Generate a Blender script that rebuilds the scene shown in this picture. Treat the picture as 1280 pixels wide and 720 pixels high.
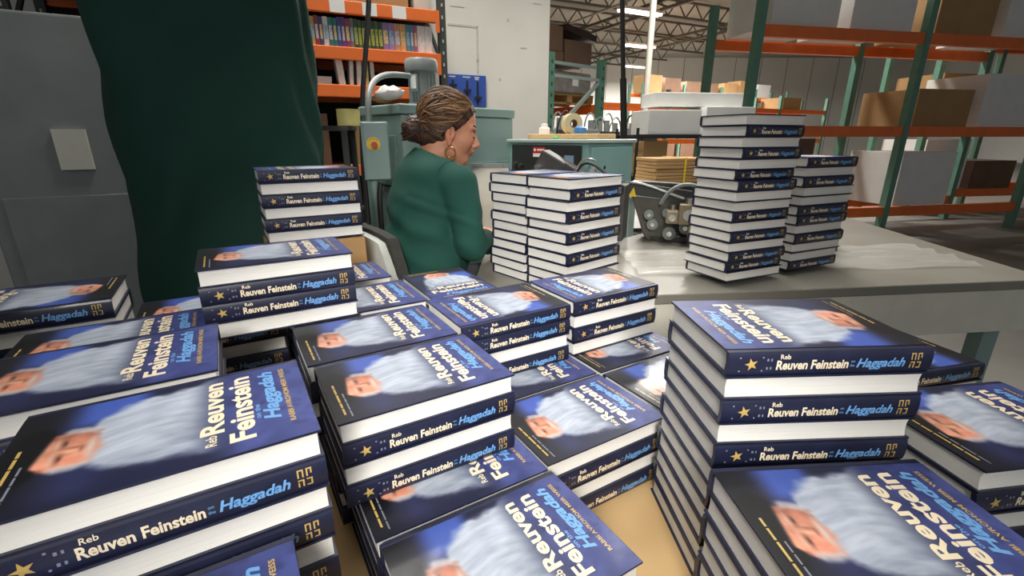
import bpy, math, random
import numpy as np
from mathutils import Vector, Matrix, Euler

random.seed(7); np.random.seed(7)
R = math.radians
C = bpy.context.scene.collection
for o in list(bpy.data.objects): bpy.data.objects.remove(o)

# ------------------------------------------------------------------ camera
CAMZ, FPX, PITCH = 1.42, 586.0, R(17.8)
cam_d = bpy.data.cameras.new('camera'); cam = bpy.data.objects.new('camera', cam_d); C.objects.link(cam)
cam.location = (0, 0, CAMZ); cam.rotation_euler = (R(90) - PITCH, 0, 0)
cam_d.sensor_width = 36; cam_d.lens = 36 * FPX / 1280; cam_d.clip_start = .02; cam_d.clip_end = 200
sc = bpy.context.scene; sc.camera = cam
# ------------------------------------------------------------------ world and light
wd = bpy.data.worlds.new('world'); sc.world = wd; wd.use_nodes = True
bg = wd.node_tree.nodes['Background']; bg.inputs[0].default_value = (.86, .92, 1, 1); bg.inputs[1].default_value = .30
sc.view_settings.view_transform = 'Standard'; sc.view_settings.look = 'None'
sc.view_settings.gamma = 1; sc.view_settings.use_curve_mapping = False
sc.view_settings.exposure = 0.04

def area(name, loc, sx, sy, power, yaw=0, spread=180, col=(1, .965, .91)):
    d = bpy.data.lights.new(name, 'AREA'); d.shape = 'RECTANGLE'; d.size = sx; d.size_y = sy; d.energy = power
    d.color = col; d.spread = R(spread)
    o = bpy.data.objects.new(name, d); C.objects.link(o); o.location = loc; o.rotation_euler = (0, 0, yaw)
    return o
YB = R(26)                       # yaw of the building
# rows of ceiling fixtures above the work lane (fixtures themselves are built below at the same places)
ADDED_FLOOD = (0.0, -1.15, 2.15)           # fill flood added out of view behind the camera to light page edges
fl = area('added_flood_light', ADDED_FLOOD, .50, .36, 5.0, 0, 40); fl.rotation_euler = (R(64), 0, 0)
LAMPS = [(0.0, -2.3, 3.0, .30, 160), (0.0, .15, 2.75, .05, 90), (-.75, 2.35, 3.1, .42, 110), (.95, 1.95, 3.1, .30, 110), (-.9, 3.9, 4.6, 1.15, 110), (1.2, 4.3, 4.6, 1.1, 100)]  # first one, behind the camera, is added front fill for upright page edges
for i, (x, y, z, k, spr) in enumerate(LAMPS):
    area('work_light', (x, y, z - .06), .32, 1.25, 50 * k, 0, spr)
FARL = [(4.64, 19.2, 5.75), (6.33, 25.8, 5.75), (7.93, 32.9, 5.75), (10.5, 22.0, 5.75), (3.6, 9.6, 5.75)]  # last one is out of view, added to brighten the white column
for (x, y, z) in FARL:
    area('high_bay_light', (x, y, z - .12), 1.8, .5, 1300 if y > 15 else 350, YB, 175)

# ------------------------------------------------------------------ pixel helpers (1280x720)
def ray(px, py):
    d = Vector(((px - 640) / FPX, 1, -(py - 360) / FPX)); c, s = math.cos(PITCH), math.sin(PITCH)
    return Vector((d.x, d.y * c + d.z * s, -d.y * s + d.z * c))
def atY(px, py, Y): r = ray(px, py); r = r * (Y / r.y); return Vector((r.x, r.y, r.z + CAMZ))
def atZ(px, py, Z): r = ray(px, py); r = r * ((Z - CAMZ) / r.z); return Vector((r.x, r.y, Z))

# ------------------------------------------------------------------ materials
def s2l(c): return tuple((v / 12.92 if v <= .04045 else ((v + .055) / 1.055) ** 2.4) for v in c)
def hx(h): return s2l(tuple(int(h[i:i + 2], 16) / 255 for i in (0, 2, 4)))
MATS = {}
def mat(name, h, rough=.6, metal=0, var=.12, scale=12, bump=0, coat=0, emit=0, spec=.5, stretch=(1, 1, 1), trans=0, alpha=1):
    if name in MATS: return MATS[name]
    m = bpy.data.materials.new(name); m.use_nodes = True; nt = m.node_tree; b = nt.nodes['Principled BSDF']
    c = hx(h) if isinstance(h, str) else h
    tc = nt.nodes.new('ShaderNodeTexCoord'); mp = nt.nodes.new('ShaderNodeMapping'); mp.inputs['Scale'].default_value = stretch
    nz = nt.nodes.new('ShaderNodeTexNoise'); nz.inputs['Scale'].default_value = scale; nz.inputs['Detail'].default_value = 5
    nt.links.new(tc.outputs['Object'], mp.inputs[0]); nt.links.new(mp.outputs[0], nz.inputs['Vector'])
    rp = nt.nodes.new('ShaderNodeValToRGB'); e = rp.color_ramp.elements
    e[0].position = .3; e[1].position = .72
    e[0].color = tuple(v * (1 - var) for v in c) + (1,); e[1].color = tuple(min(1, v * (1 + var)) for v in c) + (1,)
    nt.links.new(nz.outputs['Fac'], rp.inputs[0]); nt.links.new(rp.outputs[0], b.inputs['Base Color'])
    b.inputs['Roughness'].default_value = rough; b.inputs['Metallic'].default_value = metal
    b.inputs['Coat Weight'].default_value = coat; b.inputs['Coat Roughness'].default_value = .08
    b.inputs['Specular IOR Level'].default_value = spec
    if bump:
        bp = nt.nodes.new('ShaderNodeBump'); bp.inputs['Strength'].default_value = bump; bp.inputs['Distance'].default_value = .01
        nt.links.new(nz.outputs['Fac'], bp.inputs['Height']); nt.links.new(bp.outputs[0], b.inputs['Normal'])
    if emit:
        b.inputs['Emission Color'].default_value = c + (1,); b.inputs['Emission Strength'].default_value = emit
    if trans: b.inputs['Transmission Weight'].default_value = trans
    if alpha < 1: b.inputs['Alpha'].default_value = alpha
    MATS[name] = m; return m
def mat_attr(name, attr, rough=.5, coat=0, sheen=0, bump=0, bscale=60, spec=.5, sss=0):
    m = bpy.data.materials.new(name); m.use_nodes = True; nt = m.node_tree; b = nt.nodes['Principled BSDF']
    a = nt.nodes.new('ShaderNodeAttribute'); a.attribute_name = attr
    nt.links.new(a.outputs['Color'], b.inputs['Base Color']); b.inputs['Roughness'].default_value = rough
    b.inputs['Coat Weight'].default_value = coat; b.inputs['Coat Roughness'].default_value = .1; b.inputs['Sheen Weight'].default_value = sheen
    b.inputs['Specular IOR Level'].default_value = spec
    if sss: b.inputs['Subsurface Weight'].default_value = sss; b.inputs['Subsurface Radius'].default_value = (.01, .004, .002)
    if bump:
        nz = nt.nodes.new('ShaderNodeTexNoise'); nz.inputs['Scale'].default_value = bscale; bp = nt.nodes.new('ShaderNodeBump')
        bp.inputs['Strength'].default_value = bump; bp.inputs['Distance'].default_value = .004
        tc = nt.nodes.new('ShaderNodeTexCoord'); nt.links.new(tc.outputs['Object'], nz.inputs['Vector'])
        nt.links.new(nz.outputs['Fac'], bp.inputs['Height']); nt.links.new(bp.outputs[0], b.inputs['Normal'])
    MATS[name] = m; return m

M = dict(
    wall=mat('painted_wall', 'CFCCC2', .75, var=.05, scale=2.2, bump=.08),
    farwall=mat('far_wall_paint', 'D6D5CF', .8, var=.05, scale=.4),
    floor=mat('concrete_floor', '8C8A84', .55, var=.15, scale=1.5),
    deck=mat('roof_deck', '8E8A80', .85, var=.12, scale=.6),
    steel=mat('joist_steel', '5A564E', .7, var=.15, scale=3),
    orange=mat('orange_beam', 'E8702A', .45, var=.08, scale=6),
    upright=mat('dark_upright', '3A403C', .6, var=.15),
    shelfdark=mat('shelf_back', '2C2724', .9),
    green_rack=mat('green_rack_steel', '5E8A77', .5, var=.1, scale=9),
    kraft=mat('kraft_card', 'A98558', .8, var=.08, scale=5, bump=.05),
    kraft_d=mat('brown_carton', '6F5441', .8, var=.1, scale=4),
    kraft_table=mat('kraft_table_top', 'C9A877', .7, var=.05, scale=5, bump=.03),
    pallet=mat('pallet_wood', 'B9925F', .8, var=.2, scale=14, stretch=(1, 8, 8)),
    board=mat('wood_board', 'C6A274', .65, var=.12, scale=10, stretch=(1, 9, 9)),
    machine=mat('machine_green_grey', '7F9793', .42, var=.05, scale=5, bump=.02),
    machine2=mat('machine_teal', '779A96', .42, var=.05, scale=5),
    mach_edge=mat('machine_pale', '9DACA6', .4, var=.05),
    motor=mat('motor_grey', '7E8482', .45, var=.08, scale=9),
    black=mat('black_plastic', '1C1C1C', .5, var=.2),
    blackpanel=mat('black_panel', '2A2B2A', .45, var=.15, scale=9),
    darkmetal=mat('dark_machine_metal', '4A4846', .42, metal=.35, var=.2, scale=18),
    chrome=mat('bright_steel', 'C8C8C4', .25, metal=.9, var=.08),
    brass=mat('tan_metal', '9A8D74', .45, metal=.4, var=.15),
    white=mat('white_card', 'E4E3DE', .65, var=.04, scale=5),
    offwhite=mat('off_white_paint', 'D2CFC2', .6, var=.05),
    yellow=mat('yellow_paint', 'E3C21E', .5), red=mat('red_paint', 'B5262B', .4, var=.06),
    pink=mat('pink_tag', 'D86A7C', .6), green=mat('green_plastic', '23B04A', .4),
    blueboard=mat('blue_board', '2F50A0', .5, var=.06, scale=5),
    blue=mat('blue_plastic', '3C78B8', .4), bluegrey=mat('blue_grey_label', '7B8DA6', .5),
    grey_table=mat('grey_steel_table', '807D74', .40, metal=.0, var=.08, scale=4),
    film=mat('clear_film', 'C9C8C0', .22, var=.1, scale=22, spec=.7, bump=.25),
    tape=mat('tape_roll', 'BDB48F', .3, var=.05), shrink=mat('shrink_wrap', '8D8680', .18, var=.25, scale=9, bump=.4, coat=.5),
    fabric_grey=mat('pale_grey_fabric', 'B4B8B2', .9, var=.06, scale=30, bump=.1),
    fabric_dark=mat('charcoal_fabric', '33332F', .9, var=.15, scale=40),
    dust=mat('dark_green_dust_cover', '0E3B31', .85, var=.14, scale=3.5, bump=.06),
    gold=mat('gold_metal', 'C9A45A', .25, metal=1, var=.05),
    trouser=mat('dark_trousers', '23252B', .85), shoe=mat('black_shoe', '17171A', .5),
    lamp=mat('lamp_tube', 'FFF8EA', .5, var=0, emit=3.2), lampbody=mat('lamp_housing', 'D8D8D4', .5),
    case=mat('navy_case', '191D36', .42, var=.30, scale=26, coat=.12),
    page=mat('page_edges', 'E4E2DC', .8, var=.05, scale=260, stretch=(.02, .02, 9), bump=.25),
    cream=mat('print_cream', 'EFE0C2', .35, var=.04, coat=.4), pblue=mat('print_blue', '6DA4DC', .35, var=.04, coat=.4),
    pgold=mat('print_gold', 'C2A45C', .35, var=.05, coat=.4), pgrey=mat('print_grey', '7D7F92', .4, var=.05, coat=.4),
)
SHEET = [mat('spine_%s' % h, h, .5, var=.06) for h in ('2E8C86', '6B4E9A', '3A5FA8', '8A4C8C', '2F6B4A', '9A2F3C', '3C4A6A', 'B8B2A0')]

# ------------------------------------------------------------------ mesh helper
class MB:
    def __init__(s): s.v = []; s.f = []; s.m = []; s.T = Matrix.Identity(4)
    def at(s, loc=(0, 0, 0), rot=(0, 0, 0)): s.T = Matrix.Translation(loc) @ Euler(rot).to_matrix().to_4x4(); return s
    def add(s, vs, fs, m=0):
        o = len(s.v); s.v += [tuple(s.T @ Vector(p)) for p in vs]; s.f += [tuple(i + o for i in f) for f in fs]; s.m += [m] * len(fs); return s
    def box(s, c, d, m=0, taper=1):
        x, y, z = c; a, b, h = d[0] / 2, d[1] / 2, d[2] / 2; k = taper
        vs = [(x - a, y - b, z - h), (x + a, y - b, z - h), (x + a, y + b, z - h), (x - a, y + b, z - h),
              (x - a * k, y - b * k, z + h), (x + a * k, y - b * k, z + h), (x + a * k, y + b * k, z + h), (x - a * k, y + b * k, z + h)]
        return s.add(vs, [(3, 2, 1, 0), (4, 5, 6, 7), (0, 1, 5, 4), (1, 2, 6, 5), (2, 3, 7, 6), (3, 0, 4, 7)], m)
    def span(s, x0, x1, y0, y1, z0, z1, m=0): return s.box(((x0 + x1) / 2, (y0 + y1) / 2, (z0 + z1) / 2), (x1 - x0, y1 - y0, z1 - z0), m)
    def prism(s, poly, z0, z1, m=0):
        n = len(poly); vs = [(x, y, z0) for x, y in poly] + [(x, y, z1) for x, y in poly]
        return s.add(vs, [tuple(range(n - 1, -1, -1)), tuple(range(n, 2 * n))] + [(i, (i + 1) % n, n + (i + 1) % n, n + i) for i in range(n)], m)
    def cyl(s, p, q, r, n=16, r2=None, m=0, cap=True):
        p, q = Vector(p), Vector(q); d = (q - p).normalized(); r2 = r if r2 is None else r2
        a = d.orthogonal().normalized(); b = d.cross(a); vs = []
        for P, rr in ((p, r), (q, r2)):
            for i in range(n):
                t = 2 * math.pi * i / n; vs.append(tuple(P + rr * (math.cos(t) * a + math.sin(t) * b)))
        fs = [(i, (i + 1) % n, n + (i + 1) % n, n + i) for i in range(n)]
        if cap: fs += [tuple(range(n - 1, -1, -1)), tuple(range(n, 2 * n))]
        return s.add(vs, fs, m)
    def bar(s, p, q, w, h=None, m=0, up=(0, 0, 1)):
        p, q = Vector(p), Vector(q); h = h or w; d = (q - p).normalized(); up = Vector(up)
        if abs(d.dot(up)) > .98: up = Vector((0, 1, 0))
        a = d.cross(up).normalized() * (w / 2); b = a.cross(d).normalized() * (h / 2)
        vs = [tuple(P + i * a + j * b) for P in (p, q) for i, j in ((-1, -1), (1, -1), (1, 1), (-1, 1))]
        return s.add(vs, [(3, 2, 1, 0), (4, 5, 6, 7), (0, 1, 5, 4), (1, 2, 6, 5), (2, 3, 7, 6), (3, 0, 4, 7)], m)
    def tube(s, pts, r, n=8, m=0, closed=False, rf=None):
        P = [Vector(p) for p in pts]; k = len(P); vs = []; prev = None
        for i in range(k):
            t = ((P[(i + 1) % k] - P[i - 1]) if closed else (P[min(i + 1, k - 1)] - P[max(i - 1, 0)])).normalized()
            a = t.orthogonal().normalized() if prev is None else (prev - prev.dot(t) * t).normalized()
            prev = a; b = t.cross(a); rr = r if rf is None else rf[i]
            for j in range(n):
                q = 2 * math.pi * j / n; vs.append(tuple(P[i] + rr * (math.cos(q) * a + math.sin(q) * b)))
        fs = [(i * n + j, i * n + (j + 1) % n, ((i + 1) % k) * n + (j + 1) % n, ((i + 1) % k) * n + j) for i in range(k if closed else k - 1) for j in range(n)]
        if not closed: fs += [tuple(range(n - 1, -1, -1)), tuple(range((k - 1) * n, k * n))]
        return s.add(vs, fs, m)
    def lathe(s, prof, n=20, m=0, c=(0, 0, 0)):
        vs = [(c[0] + r * math.cos(2 * math.pi * j / n), c[1] + r * math.sin(2 * math.pi * j / n), c[2] + z) for r, z in prof for j in range(n)]
        k = len(prof); fs = [(i * n + j, i * n + (j + 1) % n, (i + 1) * n + (j + 1) % n, (i + 1) * n + j) for i in range(k - 1) for j in range(n)]
        fs += [tuple(range(n - 1, -1, -1)), tuple(range((k - 1) * n, k * n))]
        return s.add(vs, fs, m)
    def ball(s, c, r, n=14, m=0):
        r = (r, r, r) if not isinstance(r, tuple) else r; k = n // 2; vs = []; fs = []
        for i in range(k + 1):
            a = math.pi * i / k
            for j in range(n):
                b = 2 * math.pi * j / n; vs.append((c[0] + r[0] * math.sin(a) * math.cos(b), c[1] + r[1] * math.sin(a) * math.sin(b), c[2] - r[2] * math.cos(a)))
        for i in range(k):
            for j in range(n): fs.append((i * n + j, i * n + (j + 1) % n, (i + 1) * n + (j + 1) % n, (i + 1) * n + j))
        return s.add(vs, fs, m)
    def mesh(s, name, mats, smooth=False):
        me = bpy.data.meshes.new(name); me.from_pydata(s.v, [], s.f)
        for x in (mats if isinstance(mats, (list, tuple)) else [mats]): me.materials.append(x)
        if isinstance(mats, (list, tuple)) and len(mats) > 1: me.polygons.foreach_set('material_index', s.m)
        if smooth: me.polygons.foreach_set('use_smooth', [True] * len(me.polygons)); me.set_sharp_from_angle(angle=R(40))
        me.update(); return me
    def build(s, name, mats, parent=None, smooth=False, bevel=0, **kw):
        return link(name, s.mesh(name, mats, smooth), parent, bevel=bevel, **kw)

def link(name, me, parent=None, loc=None, rot=None, bevel=0, label=None):
    o = bpy.data.objects.new(name, me); C.objects.link(o)
    if parent is not None: o.parent = parent
    if loc is not None: o.location = loc
    if rot is not None: o.rotation_euler = rot
    if label: o['label'] = label
    if bevel:
        b = o.modifiers.new('bevel', 'BEVEL'); b.width = bevel; b.segments = 2; b.limit_method = 'ANGLE'
    return o
def tag(o, label, cat, group=None):
    o['label'] = label; o['category'] = cat
    if group: o['group'] = group
    return o
def thing(name, label, cat, loc=(0, 0, 0), rz=0, group=None):
    o = bpy.data.objects.new(name, None); C.objects.link(o); o.empty_display_size = .1
    o.location = loc; o.rotation_euler = (0, 0, rz); return tag(o, label, cat, group)
def struct(o): o['kind'] = 'structure'; return o

# ================================================================== THE SETTING
FY = 38
struct(MB().span(-14, 30, -6, FY, -.1, 0).build('floor', M['floor']))
ceil = struct(MB().span(-14, 30, -6, FY, 7.0, 7.1).build('ceiling', M['deck']))
# roof joists with open webs, girders
cb, sb = math.cos(YB), math.sin(YB)
def bxy(a, b): return (a * cb - b * sb, a * sb + b * cb)      # building axes -> world
for k in range(9):
    b = 8 + k * 3.0; mb = MB(); x0, x1 = -2, 24
    for zz in (6.85, 6.25): mb.bar((*bxy(x0, b), zz), (*bxy(x1, b), zz), .09, .09)
    n = 26
    for i in range(n):
        xa = x0 + (x1 - x0) * i / n; xb = x0 + (x1 - x0) * (i + .5) / n; xc = x0 + (x1 - x0) * (i + 1) / n
        mb.bar((*bxy(xa, b), 6.85), (*bxy(xb, b), 6.25), .045); mb.bar((*bxy(xb, b), 6.25), (*bxy(xc, b), 6.85), .045)
    mb.build('joist', M['steel'], ceil)
for k in range(4):
    a = 3 + k * 5.2; mb = MB()
    for zz in (6.15, 5.85): mb.bar((*bxy(a, 5), zz), (*bxy(a, 34), zz), .12, .10)
    for i in range(18):
        mb.bar((*bxy(a, 5 + i * 1.6), 5.85), (*bxy(a, 5.8 + i * 1.6), 6.15), .05)
    mb.build('girder', M['steel'], ceil)
for k in range(3):
    mb = MB().tube([(*bxy(5.2 + k * 3.3, 6 + 9 * j), 5.7 + .12 * k) for j in range(4)], .045, 8)
    mb.build('sprinkler_pipe', mat('pipe_grey', '8E8A80', .6), ceil)
wb = struct(MB().span(-14, 30, FY, FY + .2, 0, 7).build('wall_back', M['farwall']))
for i in range(22):
    MB().span(-12 + i * 1.9, -11.97 + i * 1.9, FY - .012, FY - .001, 0, 7).build('panel_joint', M['steel'], wb)
struct(MB().span(-14.2, -14, -6, FY, 0, 7).build('wall_left', M['farwall']))
struct(MB().span(30, 30.2, -6, FY, 0, 7).build('wall_right', M['farwall']))
# near white partition wall (ends in a free edge); its face runs with the building yaw
wdir = Vector((math.cos(R(25)), math.sin(R(25)), 0)); wn = Vector((math.sin(R(25)), -math.cos(R(25)), 0))
we = atY(686, 80, 5.75); we.z = 0                             # free end of the wall
wall = struct(MB().span(-7.5, 0, 0, .2, 0, 6.6).build('wall_partition', M['wall'], loc=we, rot=(0, 0, R(25))))
seam = mat('wall_seam', 'B9B5A9', .9)
def on_wall(px, py):                                  # local (x, z) on the wall face under a pixel
    r = ray(px, py); o = Vector((0, 0, CAMZ)); k = (we - o).dot(wn) / r.dot(wn); q = o + r * k - we; return q.dot(wdir), q.z
for (pa, pb) in (((560, 31), (597, 33)), ((597, 33), (597, 92)), ((563, 7), (580, 9)), ((651, 60), (658, 60)), ((666, 4), (676, 5))):
    (xa, za), (xb, zb) = on_wall(*pa), on_wall(*pb)
    MB().span(min(xa, xb) - .003, max(xa, xb) + .003, -.003, 0, min(za, zb) - .003, max(za, zb) + .003).build('wall_seam', seam, wall)
for pq in ((635, 25), (625, 99), (597, 76)):
    xa, za = on_wall(*pq); MB().span(xa - .012, xa + .012, -.003, 0, za - .012, za + .012).build('wall_mark', seam, wall)

# ================================================================== LAMPS
def high_bay(loc, rz, label, group, L=1.3):
    t = thing('ceiling_lamp', label, 'lamp', loc, rz, group)
    MB().box((0, 0, .05), (L, .36, .10)).build('housing', M['lampbody'], t, bevel=.01)
    for k in (-1, 1): MB().cyl((-L / 2 + .04, k * .09, -.015), (L / 2 - .04, k * .09, -.015), .035 if L < 1.5 else .065, 10).build('tube', M['lamp'], t)
    for k in (-1, 1): MB().cyl((k * L * .4, 0, .1), (k * L * .4, 0, 7.0 - loc[2]), .006, 6).build('hanger', M['steel'], t)
for (x, y, z, k, spr) in LAMPS: high_bay((x, y, z), R(90), 'tube lamp hung low over the work tables', 'low tube lamps')
t = thing('added_flood_lamp', 'square flood lamp added unseen behind the camera to brighten page edges', 'lamp', ADDED_FLOOD); t.rotation_euler = (R(64), 0, 0)
MB().span(-.30, .30, -.23, .23, .03, .13).build('housing', M['lampbody'], t, bevel=.01); MB().span(-.275, .275, -.20, .20, .012, .03).build('lens', mat('added_flood_lens', 'FFF8EA', .5, var=0, emit=1.2), t)
for k in (-1, 1): MB().bar((k * .31, 0, .08), (k * .31, .4, .25), .02).build('bracket', M['steel'], t)
for i, (x, y, z) in enumerate(FARL): high_bay((x, y, z), YB, 'white high-bay tube lamp hanging under the far roof joists', 'high-bay lamps', 1.9)


# ================================================================== TABLES
TZ = .80                                        # book table
YG = R(31)                                      # yaw of the rows of books
GU = Vector((math.cos(YG), math.sin(YG))); GV = Vector((-math.sin(YG), math.cos(YG)))
def G(u, v): p = GU * u + GV * v; return (p.x, p.y)
def book_table(u0, u1, v0, v1, label, legs=True):
    cx, cy = G((u0 + u1) / 2, (v0 + v1) / 2); t = thing('work_table', label, 'table', (cx, cy, 0), YG)
    a, b = (u1 - u0) / 2, (v1 - v0) / 2
    MB().span(-a, a, -b, b, TZ - .045, TZ - .004).build('table_top', M['grey_table'], t, bevel=.004)
    MB().span(-a, a, -b, b, TZ - .004, TZ).build('cardboard_sheet', M['kraft_table'], t)
    for i in (-1, 1):
        for j in (-1, 1): MB().span(i * (a - .06) - .025, i * (a - .06) + .025, j * (b - .06) - .025, j * (b - .06) + .025, 0, TZ - .045).build('leg', M['darkmetal'], t)
    for j in (-1, 1): MB().bar((-a + .06, j * (b - .06), .25), (a - .06, j * (b - .06), .25), .03).build('stretcher', M['darkmetal'], t)
    return t
book_table(-.85, .95, .06, 1.045, 'long steel work table topped with brown cardboard, covered in navy books')
book_table(.955, 1.45, .06, .62, 'narrow end table with brown cardboard under seven-high pile')
book_table(-.85, .60, 1.05, 1.40, 'second steel work table with brown cardboard under the rear book piles')

# ================================================================== BOOKS
BL, BW, BT = .265, .19, .0332
PITCHZ = .0335
def smooth01(a, b, x): t = np.clip((x - a) / (b - a), 0, 1); return t * t * (3 - 2 * t)
def vnoise(x, y, seed):
    rs = np.random.RandomState(seed); g = rs.rand(64, 64)
    xi = np.floor(x).astype(int); yi = np.floor(y).astype(int); fx = x - xi; fy = y - yi
    fx = fx * fx * (3 - 2 * fx); fy = fy * fy * (3 - 2 * fy)
    q = lambda i, j: g[(xi + i) % 64, (yi + j) % 64]
    return (q(0, 0) * (1 - fx) + q(1, 0) * fx) * (1 - fy) + (q(0, 1) * (1 - fx) + q(1, 1) * fx) * fy
def fbm(x, y, seed): return .55 * vnoise(x, y, seed) + .3 * vnoise(2.1 * x, 2.1 * y, seed + 1) + .15 * vnoise(4.3 * x, 4.3 * y, seed + 2)
def cover_print_mesh():
    nx, ny = 100, 140
    s, r = np.meshgrid(np.linspace(0, 1, nx), np.linspace(0, 1, ny))           # s left->right, r bottom->top
    x = s * BW; y = r * BL
    col = np.zeros((ny, nx, 3))
    def over(mask, c):
        c = np.array(c, float); c = c if c.ndim == 3 else c.reshape(1, 1, 3)
        col[:] = col * (1 - mask[..., None]) + c * mask[..., None]
    C3 = lambda h: np.array([int(h[i:i + 2], 16) / 255 for i in (0, 2, 4)])
    n1 = fbm(s * 5, r * 7, 3); n2 = fbm(s * 14, r * 18, 9)
    over(np.ones_like(s), C3('414A84')); over(smooth01(.3, .75, n1), C3('30386C')); over(smooth01(.5, .8, n2) * .6, C3('232850'))
    over(smooth01(.20, .02, r) * .25, C3('48528C'))
    over(smooth01(.36, .62, r), C3('272C52')); over(smooth01(.74, .95, r), C3('12131C'))
    over(smooth01(.12, 0, s) * smooth01(.2, .5, r) * .6, C3('14162A'))
    # coat: two dark lapels, one lit blue shoulder
    body = smooth01(.56, .46, np.abs(s - .5)) * smooth01(.72, .60, r) * smooth01(.25, .42, r)
    over(body * .9, C3('14172E')); over(smooth01(.46, .20, s) * smooth01(.24, .40, r) * smooth01(.80, .62, r) * .8, C3('191D3C'))
    over(smooth01(.66, .80, s) * smooth01(.55, .64, r) * smooth01(.88, .76, r), C3('3F57A8'))
    # beard: broad, pale, streaked, fading under the title
    hw = np.interp(r, [.20, .34, .46, .58, .68, .74, .78], [.46, .44, .41, .385, .31, .23, .12])
    wob = (fbm(s * 9, r * 9, 21) - .5) * .12
    beard = smooth01(.05, -.04, np.abs(s - .535) - hw + wob) * smooth01(.27, .47, r) * smooth01(.80, .74, r)
    streak = fbm(s * 26 + 1.5 * np.sin(r * 9), r * 8 + 2 * s, 31)
    bc = C3('AAB3C2')[None, None] + (streak[..., None] - .5) * np.array([.22, .20, .18]) + (fbm(s * 4, r * 5, 55)[..., None] - .5) * .22
    bc = bc - .16 * smooth01(.44, .3, r)[..., None] * np.array([1.1, 1, .7])
    over(beard * .97, np.clip(bc, 0, 1))
    # hat, face, side hair (a generic bearded head, turned a little to one side)
    sx_ = s - .50 - (r - .80) * .25
    over(smooth01(1.15, .95, np.hypot(sx_ / .27, (r - .925) / .075)), C3('0B0B10'))
    fw = np.interp(r, [.68, .72, .77, .82, .87, .90], [.10, .155, .185, .19, .17, .12])
    edge = np.abs(sx_) - fw + (fbm(s * 22, r * 26, 61) - .5) * .05
    face = smooth01(.025, -.02, edge) * smooth01(.895, .872, r + sx_ * .10) * smooth01(.70, .745, r + (fbm(s * 20, r * 24, 66) - .5) * .05)
    fn = fbm(s * 18, r * 22, 41)
    fc = C3('CB8E74')[None, None] + (fn[..., None] - .5) * .20 - smooth01(-.02, .2, sx_)[..., None] * np.array([.22, .20, .17]) + smooth01(.02, -.14, sx_)[..., None] * np.array([.08, .03, .02])
    over(face, np.clip(fc, 0, 1))
    g2 = lambda cx_, cr_, wx, wr, a_: a_ * np.exp(-((sx_ - cx_) / wx) ** 2 - ((r - cr_) / wr) ** 2) * face
    for ex in (-.085, .065):
        over(g2(ex, .826, .050, .012, .75), C3('6E4438')); over(g2(ex, .823, .024, .0045, .9), C3('2A1814')); over(g2(ex, .846, .055, .006, .7), C3('C2B4A8'))
        over(g2(ex * 1.35, .785, .05, .02, .5), C3('D8846C'))
    over(g2(-.022, .800, .012, .032, .7), C3('E6B49A')); over(g2(.012, .795, .012, .030, .7), C3('8C5442')); over(g2(-.012, .768, .034, .007, .7), C3('7E4436'))
    over(g2(-.01, .742, .10, .012, .8), C3('C6C4C4')); over(smooth01(.03, -.01, np.abs(np.abs(sx_) - fw) - .02) * smooth01(.86, .82, r) * smooth01(.70, .76, r) * .7, C3('BDBEC4'))
    col = np.clip(col, 0, 1); lin = np.where(col <= .04045, col / 12.92, ((col + .055) / 1.055) ** 2.4)
    me = bpy.data.meshes.new('cover_print')
    vs = np.stack([x - BW / 2, y - BL / 2, np.zeros_like(x)], -1).reshape(-1, 3)
    vs[:, 0] = vs[:, 0] * (BW - .010) / BW - .005
    vs[:, 1] *= (BL - .001) / BL
    idx = np.arange(nx * ny).reshape(ny, nx)
    fs = np.stack([idx[:-1, :-1], idx[:-1, 1:], idx[1:, 1:], idx[1:, :-1]], -1).reshape(-1, 4)
    me.from_pydata(vs.tolist(), [], fs.tolist())
    at = me.color_attributes.new('print', 'FLOAT_COLOR', 'POINT')
    at.data.foreach_set('color', np.concatenate([lin.reshape(-1, 3), np.ones((nx * ny, 1))], 1).ravel().astype(np.float32))
    me.materials.append(mat_attr('cover_print', 'print', .45, coat=.12, spec=.35)); me.update(); return me

def text_verts(txt, shear=0, bold=.0):
    cu = bpy.data.curves.new('t', 'FONT'); cu.body = txt; cu.shear = shear; cu.offset = bold; cu.resolution_u = 3; cu.size = 1
    ob = bpy.data.objects.new('t', cu); C.objects.link(ob)
    me = bpy.data.meshes.new_from_object(ob.evaluated_get(bpy.context.evaluated_depsgraph_get()))
    vs = np.array([v.co[:] for v in me.vertices]); fs = [tuple(p.vertices) for p in me.polygons]
    bpy.data.objects.remove(ob); bpy.data.curves.remove(cu); bpy.data.meshes.remove(me); return vs, fs
def put_text(mb, txt, x0, x1, y0, h, m, frame, shear=0, bold=.02, caps=False):
    vs, fs = text_verts(txt, shear, bold); cap = text_verts('H', 0, bold)[0][:, 1].max()
    sx = (x1 - x0) / (vs[:, 0].max() - vs[:, 0].min()); sy = h / cap
    out = [frame((v[0] - vs[:, 0].min()) * sx + x0, v[1] * sy + y0) for v in vs]
    mb.add(out, fs, m)
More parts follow.
